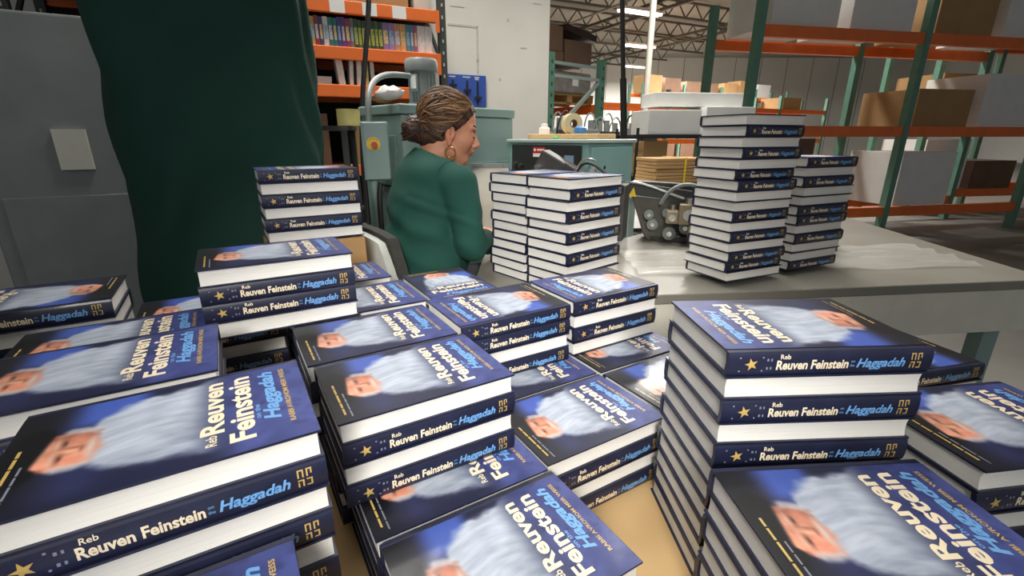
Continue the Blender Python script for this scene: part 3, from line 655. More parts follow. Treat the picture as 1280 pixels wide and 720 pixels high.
MB().tube(bez([(.2, -.09, .18), (.3, -.11, .30), (.42, -.11, .28), (.5, -.09, .1)]), .009, 8).build('hose', M['black'], rm, smooth=True)

# ================================================================== STACK OF FLAT CARTONS, WIRE SHELF
sp = atY(822, 235, 3.05)
rk = thing('wire_shelf_unit', 'black wire shelf unit holding white blocks, behind roller machine', 'shelf', (1.75, 4.72, 0), R(8))
for i in (-1, 1):
    for j in (-1, 1): MB().cyl((i * .68, j * .26, 0), (i * .68, j * .26, 1.50), .014, 8).build('post', M['black'], rk)
for zz in (.5, 1.08, 1.44):
    for j in range(-5, 6): MB().cyl((-.68, j * .05, zz), (.68, j * .05, zz), .005, 6).build('shelf_wire', M['black'], rk)
    for i in range(-3, 4): MB().cyl((i * .22, -.26, zz - .01), (i * .22, .26, zz - .01), .006, 6).build('shelf_wire', M['black'], rk)
    for j in (-1, 1): MB().box((0, j * .26, zz - .012), (1.36, .012, .035)).build('shelf_rail', M['black'], rk)
for (px, w, z, h, lab) in ((1.44, .50, 1.4455, .21, 'wide white paper block on the wire shelf top'), (1.97, .48, 1.4455, .24, 'second white paper block on the wire shelf top')):
    o = MB().at((px, 4.68 + (px - 1.44) * .14, z), (0, 0, R(8))).box((0, 0, h / 2), (w, .40, h)).build('paper_block', M['white'], bevel=.004); tag(o, lab, 'paper', 'paper blocks on wire shelf')
tag(MB().at((1.70, 4.78, 1.69), (0, 0, R(8))).box((0, 0, .06), (.86, .32, .12)).build('white_carton', M['white'], bevel=.004), 'flat white carton lying across two paper blocks', 'box')
carton(1.30, 4.66, 1.0855, R(8), (.24, .3, .30), 'small tan box on the lower wire shelf', m='kraft', tape=False)
tag(MB().at((1.68, 4.62, 1.0855), (0, 0, R(20))).box((0, 0, .03), (.30, .2, .05)).build('paper_ream', M['white'], bevel=.003), 'loose white paper ream on the lower wire shelf', 'paper')
tag(MB().at((2.10, 4.72, 1.0855), (0, 0, R(5))).box((0, 0, .09), (.22, .2, .18)).build('black_bin', M['black'], bevel=.006), 'black bin on the lower wire shelf', 'bin')
cs = thing('packing_bench', 'pale packing bench behind the grey sheet table', 'bench', (1.20, 3.30, 0), R(14))
MB().span(-.55, .75, -.22, .25, 1.06, 1.10).build('bench_top', M['offwhite'], cs, bevel=.004)
for i in (-.5, .7):
    for j in (-.18, .2): MB().span(i - .02, i + .02, j - .02, j + .02, 0, 1.06).build('leg', M['mach_edge'], cs)
for k in range(3): MB().span(-.50, -.42, -.21, -.15, 1.10 + .0005 + k * 0, 1.101).build('edge_strip', M['white'], cs)
for k in range(9):
    o = MB().at((1.06 + random.uniform(-.006, .006), 3.18 + random.uniform(-.004, .004), 1.1025 + k * .0215), (0, 0, R(14 + random.uniform(-1, 1)))).box((0, 0, .0105), (.40, .26, .0195)).build('flat_carton', M['kraft'], bevel=.003)
    tag(o, 'flattened brown carton in the strapped bundle on packing bench', 'cardboard', 'strapped flat cartons')
tag(MB().at((1.06, 3.18, 1.1025 + .0975), (0, 0, R(14))).box((0, -.1355, 0), (.012, .002, .196)).box((0, 0, .0985), (.012, .272, .002)).build('yellow_strap', M['yellow']), 'thin yellow strap around the flat carton bundle', 'strap')
for k in range(7):
    o = MB().at((1.52 + random.uniform(-.006, .006), 3.28, 1.1025 + k * .016), (0, 0, R(14 + random.uniform(-1.5, 1.5)))).box((0, 0, .0075), (.40, .28, .0145)).build('white_sheet_stack', M['white'])
    tag(o, 'white board sheet in the loose pile on packing bench', 'sheet', 'white sheets on packing bench')

# ================================================================== ORANGE PALLET RACK ON THE LEFT
rp = atY(549, 70, 4.42); rp.z = 0
rk = thing('pallet_rack', 'tall dark rack with orange beams, shelves full of books', 'rack', rp, R(25))
# local: x along beams (negative to the left), y backwards
for x in (0.03, -2.75):
    for y in (.0, .62):
        up = MB().span(x - .03, x + .03, y - .03, y + .03, 0, 3.4).build('upright', M['upright'], rk)
        for k in range(34): MB().span(x - .006, x + .006, y - .033, y - .029, .2 + k * .09, .225 + k * .09).build('slot', mat('slot_light', 'B8B4A6', .8), up)
    for k in range(3): MB().bar((x, .0, .4 + k * .8), (x, .62, 1.0 + k * .8), .025).build('brace', M['upright'], rk)
SH = [atY(549, 120, 4.42).z, atY(549, 77, 4.42).z, atY(549, 24, 4.42).z, 3.0, .55, 1.15]
for zz in SH:
    for y in (-.025, .645): MB().span(-2.72, 0, y - .022, y + .022, zz - .038, zz + .055).build('beam', M['orange'], rk, bevel=.006)
    MB().span(-2.72, 0, .0, .62, zz + .035, zz + .053).build('shelf_deck', M['shelfdark'], rk)
    MB().span(-.035, .0, -.05, -.046, zz - .11, zz + .055).build('beam_connector', M['orange'], rk)
for (x, z) in ((-.33, SH[2]), (-.56, SH[2]), (-.80, SH[2])): MB().span(x - .055, x + .055, -.0495, -.0475, z - .036, z + .052).build('paper_label', M['white'], rk)
MB().span(-2.74, .02, .68, .70, .5, 2.9).build('back_sheet', M['shelfdark'], rk)
def on_rack(x, y, z): return rp + Vector((x * wdir.x + y * -wdir.y, x * wdir.y + y * wdir.x, z))
# row of upright books on the middle shelf
x = -.055; k = 0
cols = ['E4E2DE', 'E0DEDA', 'B05A86', '4E8C9A', '5A8CA8', 'D8A86A', 'C89A78', '9A86B8', '8E7CB0', '33503C', '4A6A38', '33503C', '4A6A38', '33503C', '4A6A38', '2F5A44', '7C7868', '8A4668', '6A3C86', '4A4C8E', '2E7A86', '35807A', 'D8D6D0', '3A4C7C', '8C3A44', 'B8A05A', '2F6B6B', '5C5C8C', 'C2C0B8', '3E6E4E']
for k in range(46):
    h_ = cols[k % len(cols)]; w = .062 if k < 2 else (.045 if k in (5, 6, 7, 8) else random.uniform(.026, .036)); hgt = .205 if k < 9 else random.uniform(.20, .215)
    x -= w + .0015
    if x < -2.6: break
    q = on_rack(x + w / 2, .075, SH[1] + .0535)
    b = thing('shelf_book', 'upright book with %s spine on the middle rack shelf' % ({'E4E2DE': 'white', 'E0DEDA': 'white', 'B05A86': 'magenta', '4E8C9A': 'teal', '5A8CA8': 'blue', 'D8A86A': 'orange', 'C89A78': 'peach', '9A86B8': 'lilac', '8E7CB0': 'lilac'}.get(h_, 'dark green patterned' if k < 16 else {'7C7868': 'drab', '8A4668': 'plum', '6A3C86': 'purple', '4A4C8E': 'indigo', '2E7A86': 'teal-blue', '35807A': 'sea-green', 'D8D6D0': 'off-white', '3A4C7C': 'navy', '8C3A44': 'crimson', 'B8A05A': 'mustard', '2F6B6B': 'dark teal', '5C5C8C': 'slate', 'C2C0B8': 'pale grey', '3E6E4E': 'mid green'}.get(h_, 'dark green patterned'))), 'book', q, R(25), 'books on the middle rack shelf')
    cm = mat('shelf_cover_' + h_, h_, .5, var=.18, scale=40)
    MB().span(-w / 2, w / 2, -.08, .08, 0, hgt).build('cover', cm, b, bevel=.002)
    MB().span(-w / 2 + .003, w / 2 - .003, -.076, .0805, .003, hgt + .0006).build('page_block', M['page'], b)
    if 9 <= k < 16: MB().span(-w / 2 + .004, w / 2 - .004, -.0812, -.0802, .03, .15).build('spine_panel', mat('spine_lime', 'A9B45A', .5, var=.5, scale=60), b)
    elif k >= 2: MB().span(-w / 2 + .006, w / 2 - .006, -.0812, -.0802, .05, .15).build('spine_panel', mat('spine_pale_%d' % (k % 3), ('C8C4D0', '8FB0C8', 'D8C088')[k % 3], .5, var=.3, scale=60), b)
# lower shelf: leaning white books and lying ones
for k, (xx, w, hgt, tilt, h_) in enumerate(((-.62, .035, .20, .0, 'C9BE7C'), (-.57, .03, .19, .0, 'D8D6D0'), (-.68, .035, .21, .06, 'D9D7D2'), (-.74, .03, .24, .06, 'DAD8D3'), (-.81, .05, .21, -.08, 'E0DED9'), (-1.27, .06, .20, -.30, 'BDBAB2'), (-1.39, .035, .20, -.25, 'DEDCD6'), (-1.47, .035, .20, -.2, 'D0CEC8'), (-1.75, .05, .2, 0, 'A08878'), (-1.82, .05, .2, 0, '7888A0'), (-1.9, .05, .2, 0, 'C8C4B8'))):
    q = on_rack(xx, .08, SH[0] + .0535)
    b = thing('shelf_book', 'pale book %s on the lower rack shelf' % ('leaning' if tilt else 'upright'), 'book', q, R(25), 'books on the lower rack shelf')
    dz = abs(math.sin(tilt)) * w / 2; b.rotation_euler = (0, tilt, R(25)); b.location.z += dz
    MB().span(-w / 2, w / 2, -.08, .08, 0, hgt).build('cover', mat('shelf_cover_' + h_, h_, .55, var=.08, scale=30), b, bevel=.002)
    MB().span(-w / 2 + .003, w / 2 - .003, -.076, .0805, .003, hgt + .0006).build('page_block', M['page'], b)
for k in range(2):
    q = on_rack(-1.03, .12, SH[0] + .0535 + k * .032)
    b = thing('shelf_book', 'white book lying flat between leaning books on the lower rack shelf', 'book', q, R(25 + 3 * k), 'books on the lower rack shelf')
    MB().span(-.14, .14, -.09, .09, 0, .031).build('cover', M['white'], b, bevel=.002); MB().span(-.137, .137, -.0905, .088, .004, .027).build('page_block', M['page'], b)
# top shelf cartons
for (xx, w, hh, m, lab) in ((-.115, .14, .2, 'offwhite', 'pale grey box on the top rack shelf end'), (-.46, .46, .34, 'kraft', 'large tan carton on the top rack shelf'), (-.86, .28, .3, 'board', 'yellowish carton on the top rack shelf'), (-1.25, .40, .32, 'offwhite', 'white carton on the top rack shelf'), (-1.75, .45, .28, 'kraft_d', 'dark brown carton on the top rack shelf'), (-2.3, .5, .34, 'kraft', 'wide tan carton near the rack end')):
    q = on_rack(xx, .25, SH[2] + .0535); carton(q.x, q.y, q.z, R(25), (w, .42, hh), lab, 'cartons on the top rack shelf', m)
for (xx, w, hh, m, lab) in ((-.5, .5, .42, 'kraft', 'tan carton on the waist-high rack shelf'), (-1.2, .5, .40, 'kraft_d', 'brown carton on the waist-high rack shelf'), (-1.95, .5, .42, 'kraft', 'end carton on the waist-high rack shelf')):
    q = on_rack(xx, .28, SH[5] + .0535); carton(q.x, q.y, q.z, R(25), (w, .42, hh), lab, 'cartons on the waist-high shelf', m)
# blue board with hanging tools on the white wall
(xa, za), (xb, zb) = on_wall(551, 92), on_wall(607, 134)
bb = thing('tool_board', 'blue tool board with black hanging clamps on the white wall', 'board', we + Vector((0, 0, zb)), R(25))
BWd = xb - xa; BHt = za - zb
MB().span(xa, xb, -.026, -.006, 0, BHt).build('backing', M['blueboard'], bb, bevel=.003)
for (f_, w, zz) in ((.24, .075, .91), (.56, .09, .91), (.80, .065, .91), (.80, .055, .855)):
    x = xa + f_ * BWd
    for k in range(int(w / .014)): MB().span(x - w / 2 + k * .014, x - w / 2 + k * .014 + .010, -.028, -.0262, BHt * zz, BHt * zz + .010).build('printed_letter', M['white'], bb)
for (f_, z0, z1) in ((.24, .45, .82), (.56, .30, .82), (.80, .08, .80)):
    x = xa + f_ * BWd; z0 *= BHt; z1 *= BHt
    cl = MB().span(x - .007, x + .007, -.036, -.0262, z0, z1).build('clamp_bar', M['black'], bb)
    MB().span(x - .04, x + .04, -.042, -.0365, z0 + .05, z0 + .075).build('clamp_jaw', M['black'], cl)
    MB().cyl((x, -.03, z1 + .012), (x, -.0262, z1 + .012), .006, 8).build('hook', M['chrome'], bb)

# ================================================================== GREEN RACK WITH PALLETS
def green_frame(x0, y0, yaw, depth, h, nm='upright_frame'):
    pass
gr = thing('green_rack', 'green steel pallet rack with diagonal brace, loaded with wrapped pallets', 'rack', (.44, 6.0, 0), R(40))
for x in (0, 3.0):
    for y in (0, ):
        pass
# local x runs along the visible side frame, y backwards
GD = .92
for yb in (0, 2.4):
    for x in (0, GD):
        u_ = MB().span(x - .045, x + .045, yb - .04, yb + .04, 0, 2.36).build('upright', M['green_rack'], gr)
        for k in range(18): MB().span(x - .012, x + .012, yb - .0425, yb - .0405, .2 + k * .12, .24 + k * .12).build('slot', M['upright'], u_)
    for z in (.5, 1.30, 2.12): MB().bar((0, yb, z), (GD, yb, z), .035).build('cross_brace', M['green_rack'] if z < 2 else M['mach_edge'], gr)
    MB().bar((0, yb, 1.40), (GD, yb, 2.12), .04).build('diagonal_brace', M['mach_edge'], gr)
for z in (1.715, .75):
    for x in (0, GD): MB().span(x - .03, x + .03, .04, 2.36, z, z + .11).build('beam', M['orange'], gr)
gc, gs = math.cos(R(40)), math.sin(R(40))
def gloc(x, y, z): return Vector((.44 + x * gc - y * gs, 6.0 + x * gs + y * gc, z))
def pallet(x, y, z, lab):
    p = thing('wooden_pallet', lab, 'pallet', gloc(x, y, z), R(40), 'pallets on the green rack')
    for k in range(6): MB().box((0, -.42 + k * .168, .107), (.90, .11, .02)).build('deck_board', M['pallet'], p)
    for k in (-1, 0, 1): MB().box((k * .40, 0, .058), (.09, .95, .078)).build('stringer', M['pallet'], p)
    for k in (-1, 0, 1): MB().box((0, k * .40, .010), (.90, .10, .018)).build('bottom_board', M['pallet'], p)
pallet(.49, .60, 1.827, 'worn wooden pallet on the green rack under wrapped load')
ld = thing('wrapped_load', 'shrink-wrapped grey pallet load with white label on green rack', 'pallet load', gloc(.49, .60, 1.946), R(40))
MB().box((0, 0, .133), (.84, .90, .258)).build('wrapped_bundle', M['shrink'], ld, bevel=.02)
MB().span(.06, .17, -.456, -.4525, .10, .20).build('label_sheet', M['white'], ld)
MB().box((0, 0, .002), (.86, .92, .004)).build('tray', M['kraft'], ld)
zz = 2.306
MBX = [(.20, .45, zz, (.46, .5, .12), 'lower brown carton atop the green rack'), (.19, .45, zz + .126, (.44, .5, .27), 'upper brown carton atop the green rack by the wall'), (.70, .45, zz, (.50, .5, .27), 'open-flapped brown carton atop the green rack')]
for d in (0.12, .88): MB().span(.0, GD, d - .03, d + .03, 2.265, 2.30).build('top_beam', M['mach_edge'], gr)
for (x, y, z, d, lab) in MBX:
    q = gloc(x, y, z); b = carton(q.x, q.y, q.z, R(40), d, lab, 'cartons on the green rack', 'kraft_d')
q = gloc(.72, .45, zz + .318); tag(MB().at(q, (0, R(8), R(40))).box((0, 0, .045), (.56, .56, .075)).build('dark_wrap_bundle', mat('dark_film', '3A2A28', .3, var=.3, bump=.3)), 'dark film-wrapped bundle lying on brown carton', 'bundle')
pallet(.49, .60, .862, 'empty wooden pallet on the lower green rack beam')
carton(*gloc(.30, .5, .985), R(40), (.4, .5, .5), 'brown carton on the lower pallet of the green rack', None, 'kraft')
carton(*gloc(.30, 1.55, 1.83), R(40), (.7, .7, .35), 'deep brown carton behind the wrapped load', None, 'kraft_d')
# clutter of grey and black machine parts in front of the green rack (mid-height bench)
bn = thing('parts_bench', 'dark workbench heaped with machine parts before green rack', 'bench', (.95, 5.35, 0), R(20))
MB().span(-.55, .65, -.25, .25, 1.34, 1.38).build('bench_top', M['darkmetal'], bn)
for i in (-.5, .6):
    for j in (-.2, .2): MB().span(i - .025, i + .025, j - .025, j + .025, 0, 1.34).build('leg', M['upright'], bn)
rs = random.Random(11)
for k in range(10):
    a = -.46 + .25 * (k % 5); b_ = -.12 + .24 * (k // 5); cx_, cy_ = .95 + a * math.cos(R(20)) - b_ * math.sin(R(20)), 5.35 + a * math.sin(R(20)) + b_ * math.cos(R(20))
    p = thing('machine_part', 'loose %s machine part on the dark workbench' % ('grey steel' if k % 2 else 'dark iron'), 'machine part', (cx_, cy_, 1.3805), R(20 + 180 * (k % 2)), 'parts on the workbench')
    MB().span(-.09, .09, -.05, .05, 0, .09 + .06 * rs.random()).build('casting', M['darkmetal'] if k % 2 == 0 else M['motor'], p, bevel=.006)
    MB().cyl((-.03, 0, .05), (-.03, 0, .18 + .06 * rs.random()), .03, 12).build('boss', M['motor'], p)
    MB().tube(bez([(.05, 0, .05), (.05, 0, .34 + .12 * rs.random()), (-.11, 0, .30), (-.112, 0, .012)]), .009, 6).build('bent_rod', M['chrome'] if k % 3 else M['black'], p, smooth=True)
# ---- black drop pole and white column
tag(MB().cyl((1.03, 4.0, 0), (.872, 4.0, 1.86), .026, 12).cyl((.872, 4.0, 1.86), (.53, 4.0, 5.8), .0185, 12).build('black_pole', M['black'], smooth=True), 'thin black power pole rising from floor to roof', 'pole')
wp = atY(811, 75, 12)
tag(MB().cyl((wp.x, 12, 0), (wp.x, 12, 6.3), .075, 14).box((wp.x, 12, .01), (.3, .3, .02)).build('white_column', M['offwhite'], smooth=True), 'slim white steel column in the far warehouse', 'column')
# ---- far orange racks with cartons
def far_rack(x, y, rz, n, levels, label, seed, hm=(.5, 1.0), skip=.2):
    t = thing('pallet_rack', label, 'rack', (x, y, 0), rz, 'far orange racks'); r = random.Random(seed)
    for i in range(n + 1):
        for j in (0, 1.0): MB().span(i * 2.6 - .05, i * 2.6 + .05, j - .05, j + .05, 0, levels[-1] + .5).build('upright', M['green_rack'], t)
    for z in levels:
        for j in (0, 1.0): MB().span(0, n * 2.6, j - .04, j + .04, z - .07, z + .07).build('beam', M['orange'], t)
    cr, sr = math.cos(rz), math.sin(rz)
    for i in range(n):
        for z in levels:
            for k in range(2):
                if r.random() < skip: continue
                lx = i * 2.6 + .7 + k * 1.2; h_ = r.uniform(*hm); m = r.choice(['kraft', 'kraft_d', 'kraft', 'white'])
                carton(x + lx * cr - .5 * sr, y + lx * sr + .5 * cr, z + .072, rz, (1.0, .9, h_), '%s %s carton, bay %s, %s beam of %s' % ('tall' if h_ > sum(hm) / 2 else 'low', {'kraft': 'tan', 'kraft_d': 'brown', 'white': 'white'}[m], ['one', 'two', 'three', 'four'][i], ['bottom', 'middle', 'upper'][levels.index(z)], label.split(' rack ')[0].split(' ')[0] + ' orange rack ' + label.split(' rack ')[1]), 'bulk cartons on far racks', m, tape=False)
far_rack(2.4, 14.2, R(26), 4, [.35, 1.3, 2.3], 'low orange-beamed rack far behind the green rack', 4, (.2, .42), .55)
far_rack(6.2, 24.0, R(26), 4, [.4, 1.9, 3.4], 'tall orange-beamed rack near the far wall', 5)
far_rack(7.5, 9.0, R(10), 3, [.4, 1.7, 3.1], 'orange-beamed rack behind the packing bench side', 6)
far_rack(3.1, 6.6, R(12), 2, [.35, 1.5, 2.7], 'orange-beamed rack beyond the wire shelf unit', 8)
# ================================================================== CHAIRS
def chair(x, y, rz, label, seat=.70):
    t = thing('drafting_chair', label, 'chair', (x, y, 0), rz, None)
    MB().box((0, 0, seat - .03), (.42, .42, .06)).build('seat', M['fabric_dark'], t, bevel=.025)
    # backrest: curved pad with pale cover at its rear
    def pad(th, off, z0, z1, hw, m, nm, par):
        mb = MB(); n = 10; vs = []
        for s_ in (0, 1):
            for j in range(9):
                for i in range(n + 1):
                    a = -1 + 2 * i / n; v = j / 8; w = hw * math.sin(math.pi * (.22 + .56 * v)) ** .5 * (1 - .12 * v)
                    vs.append((-.235 - off + .05 * a * a - th * s_ - .05 * (v - .3), a * w, z0 + (z1 - z0) * v - .03 * (abs(a) ** 3) * (v > .5)))
        k = (n + 1) * 9; fs = []
        for j in range(8):
            for i in range(n):
                q = j * (n + 1) + i; fs += [(q, q + 1, q + n + 2, q + n + 1), (k + q, k + q + n + 1, k + q + n + 2, k + q + 1)]
        b = [i for i in range(n + 1)] + [j * (n + 1) + n for j in range(1, 9)] + [8 * (n + 1) + i for i in range(n - 1, -1, -1)] + [j * (n + 1) for j in range(7, 0, -1)]
        for i in range(len(b)): fs.append((b[i], k + b[i], k + b[(i + 1) % len(b)], b[(i + 1) % len(b)]))
        return MB().add(vs, fs).build(nm, m, par, smooth=True)
    bk = pad(.035, 0, seat + .06, seat + .42, .20, M['fabric_dark'], 'backrest', t)
    pad(.03, .036, seat + .05, seat + .405, .19, M['fabric_grey'], 'back_cover', bk)
    MB().bar((-.05, 0, seat - .075), (-.31, 0, seat - .075), .05, .02).build('back_arm', M['black'], t); MB().bar((-.31, 0, seat - .08), (-.31, 0, seat + .2), .02, .05).build('back_stem', M['black'], t)
    MB().cyl((0, 0, .08), (0, 0, seat - .062), .028, 14).build('gas_column', M['chrome'], t, smooth=True)
    MB().tube([(.24 * math.cos(a), .24 * math.sin(a), .33) for a in [2 * math.pi * i / 28 for i in range(28)]], .011, 8, closed=True).build('foot_ring', M['chrome'], t, smooth=True)
    for k in range(3): MB().cyl((0, 0, .33), (.235 * math.cos(k * 2.1), .235 * math.sin(k * 2.1), .33), .008, 8).build('ring_spoke', M['chrome'], t)
    for k in range(5):
        a = 2 * math.pi * k / 5; lg = MB().bar((0, 0, .085), (.30 * math.cos(a), .30 * math.sin(a), .06), .045, .03).build('base_leg', M['black'], t)
        MB().cyl((.29 * math.cos(a), .29 * math.sin(a) - .012, .026), (.29 * math.cos(a), .29 * math.sin(a) + .012, .026), .026, 14).build('castor', M['black'], lg)
    return t
WX, WY, WR = -.355, 1.80, R(35)
chair(WX + .07 * math.cos(WR), WY + .07 * math.sin(WR), WR, 'drafting chair with pale grey back cover under the seated worker')
x_, y_ = G(-.66, 1.78); chair(x_, y_, R(100), 'empty drafting chair with pale back beside dark green cover')

# ================================================================== PERSON (implicit surface -> mesh)
class Field:
    def __init__(s, xs, ys, zs):
        s.c = [np.asarray(a, np.float32) for a in (xs, ys, zs)]; s.F = np.full([len(a) for a in s.c], .2, np.float32); s.M = Matrix.Identity(4)
    def _sub(s, lo, hi, mg):
        sl = []
        for a, l, h in zip(s.c, lo, hi):
            i = np.searchsorted(a, l - mg); j = np.searchsorted(a, h + mg); sl.append(slice(max(0, i - 1), min(len(a), j + 1)))
        P = np.meshgrid(*[a[q] for a, q in zip(s.c, sl)], indexing='ij'); return tuple(sl), P
    def _mix(s, sl, d, k, sub=False):
        f = s.F[sl]
        if sub: f = -f
        h = np.clip(.5 + .5 * (d - f) / k, 0, 1); r = d * (1 - h) + f * h - k * h * (1 - h)
        s.F[sl] = -r if sub else r
    def ell(s, c, r, k=.02, rot=None, sub=False, mg=.07):
        c = np.array(c, float); r = np.array((r,) * 3 if np.isscalar(r) else r, float); big = r.max() if rot is not None else r
        sl, P = s._sub(c - big, c + big, mg); q = [P[i] - np.float32(c[i]) for i in range(3)]
        if rot is not None:
            m = np.array(rot.inverted()); q = [m[i][0] * q[0] + m[i][1] * q[1] + m[i][2] * q[2] for i in range(3)]
        k0 = np.sqrt(sum((q[i] / r[i]) ** 2 for i in range(3))) + 1e-6; k1 = np.sqrt(sum((q[i] / r[i] ** 2) ** 2 for i in range(3))) + 1e-6
        s._mix(sl, k0 * (k0 - 1) / k1, k, sub)
    def cap(s, a, b, ra, rb=None, k=.02, sub=False, mg=.07):
        a = np.array(a, float); b = np.array(b, float); rb = ra if rb is None else rb; m_ = max(ra, rb)
        sl, P = s._sub(np.minimum(a, b) - m_, np.maximum(a, b) + m_, mg); d = b - a; q = [P[i] - np.float32(a[i]) for i in range(3)]
        t = np.clip((q[0] * d[0] + q[1] * d[1] + q[2] * d[2]) / (d @ d), 0, 1)
        s._mix(sl, np.sqrt(sum((q[i] - t * d[i]) ** 2 for i in range(3))) - (ra + (rb - ra) * t), k, sub)
    def cut(s, p, n):                                   # remove the half space on the n side
        n = np.array(n, float); n /= np.linalg.norm(n); P = np.meshgrid(*s.c, indexing='ij')
        s.F = np.maximum(s.F, sum((P[i] - p[i]) * n[i] for i in range(3)).astype(np.float32))
    def disp(s, fn): P = np.meshgrid(*s.c, indexing='ij'); s.F = s.F + fn(*P).astype(np.float32)
    def mesh(s):
        F = s.F; nx, ny, nz = F.shape; ins = F < 0
        cr = np.zeros((nx - 1, ny - 1, nz - 1), np.uint8); acc = np.zeros((nx - 1, ny - 1, nz - 1, 3), np.float32); X = s.c
        for ax in range(3):
            lo = [slice(None)] * 3; hi = [slice(None)] * 3; lo[ax] = slice(0, -1); hi[ax] = slice(1, None)
            ch = ins[tuple(lo)] != ins[tuple(hi)]; idx = np.argwhere(ch); f0 = F[tuple(lo)][ch]; f1 = F[tuple(hi)][ch]; t = f0 / (f0 - f1)
            pos = np.stack([X[i][idx[:, i]] for i in range(3)], 1); pos[:, ax] += t * (X[ax][idx[:, ax] + 1] - X[ax][idx[:, ax]])
            o1, o2 = [i for i in range(3) if i != ax]
            for a in (0, -1):
                for b in (0, -1):
                    c = idx.copy(); c[:, o1] += a; c[:, o2] += b
                    ok = np.all((c >= 0) & (c < np.array(cr.shape)), 1); c = c[ok]
                    cr[c[:, 0], c[:, 1], c[:, 2]] += 1; acc[c[:, 0], c[:, 1], c[:, 2]] += pos[ok]
        act = cr > 0; num = np.full(cr.shape, -1, np.int64); num[act] = np.arange(act.sum()); V = acc[act] / cr[act][:, None]; faces = []
        for ax in range(3):
            o1, o2 = (ax + 1) % 3, (ax + 2) % 3; lo = [slice(None)] * 3; hi = [slice(None)] * 3; lo[ax] = slice(0, -1); hi[ax] = slice(1, None)
            ch = ins[tuple(lo)] != ins[tuple(hi)]; idx = np.argwhere(ch); sg = ins[tuple(lo)][ch]
            q = []
            for a, b in ((0, 0), (-1, 0), (-1, -1), (0, -1)):
                c = idx.copy(); c[:, o1] += a; c[:, o2] += b; ok = np.all((c >= 0) & (c < np.array(cr.shape)), 1)
                v = np.full(len(c), -1); v[ok] = num[c[ok, 0], c[ok, 1], c[ok, 2]]; q.append(v)
            q = np.stack(q, 1); ok = (q >= 0).all(1); q = q[ok]; sg = sg[ok]; q[~sg] = q[~sg][:, ::-1]; faces.append(q)
        return V, np.concatenate(faces)
def grid(*segs):
    out = []
    for a, b, h in segs: out += list(np.arange(a, b - h * .3, h))
    return np.array(out + [segs[-1][1]])
def field_obj(fd, name, m, parent, cols=None, attr='tint', smooth_it=1):
    V, Fq = fd.mesh()
    me = bpy.data.meshes.new(name); me.from_pydata(V.tolist(), [], Fq.tolist()); me.materials.append(m)
    me.polygons.foreach_set('use_smooth', [True] * len(me.polygons))
    if cols is not None:
        c = cols(V); at = me.color_attributes.new(attr, 'FLOAT_COLOR', 'POINT'); at.data.foreach_set('color', np.concatenate([c, np.ones((len(V), 1))], 1).ravel().astype(np.float32))
    me.update(); o = link(name, me, parent)
    if smooth_it: sm = o.modifiers.new('smooth', 'SMOOTH'); sm.factor = .5; sm.iterations = smooth_it
    return o
per = thing('person', 'seated worker in dark green sweater, hair in bun, hoop earring, looking down', 'person', (WX, WY, 0), WR)
# joints (local: x forward, y to her left, z up)
HO = np.array([.138, -.008, 1.452]); HP = R(13); HS = 1.06; ch_, sh_ = math.cos(HP), math.sin(HP)
HYAW = R(-20)
Hrot = Matrix.Rotation(HYAW, 3, 'Z') @ Matrix(((ch_, 0, sh_), (0, 1, 0), (-sh_, 0, ch_))); HN = np.array(Hrot)
def H(x, y, z): return HO + HS * (HN @ np.array([x, y, z], float))
def hr(*r): return tuple(HS * q for q in r)
SHO = {-1: (.080, -.170, 1.262), 1: (.080, .170, 1.262)}; ELB = {-1: (.098, -.218, 1.05), 1: (.10, .215, 1.05)}; WRI = {-1: (.335, -.035, 1.005), 1: (.365, .14, 1.005)}
bd = Field(grid((-.2, -.02, .010), (-.02, .285, .0032), (.285, .34, .008), (.34, .56, .0035)), grid((-.30, -.125, .009), (-.125, .125, .0032), (.125, .19, .0045), (.19, .30, .009)),
           grid((.30, .92, .012), (.92, 1.03, .0038), (1.03, 1.29, .009), (1.29, 1.61, .0032)))
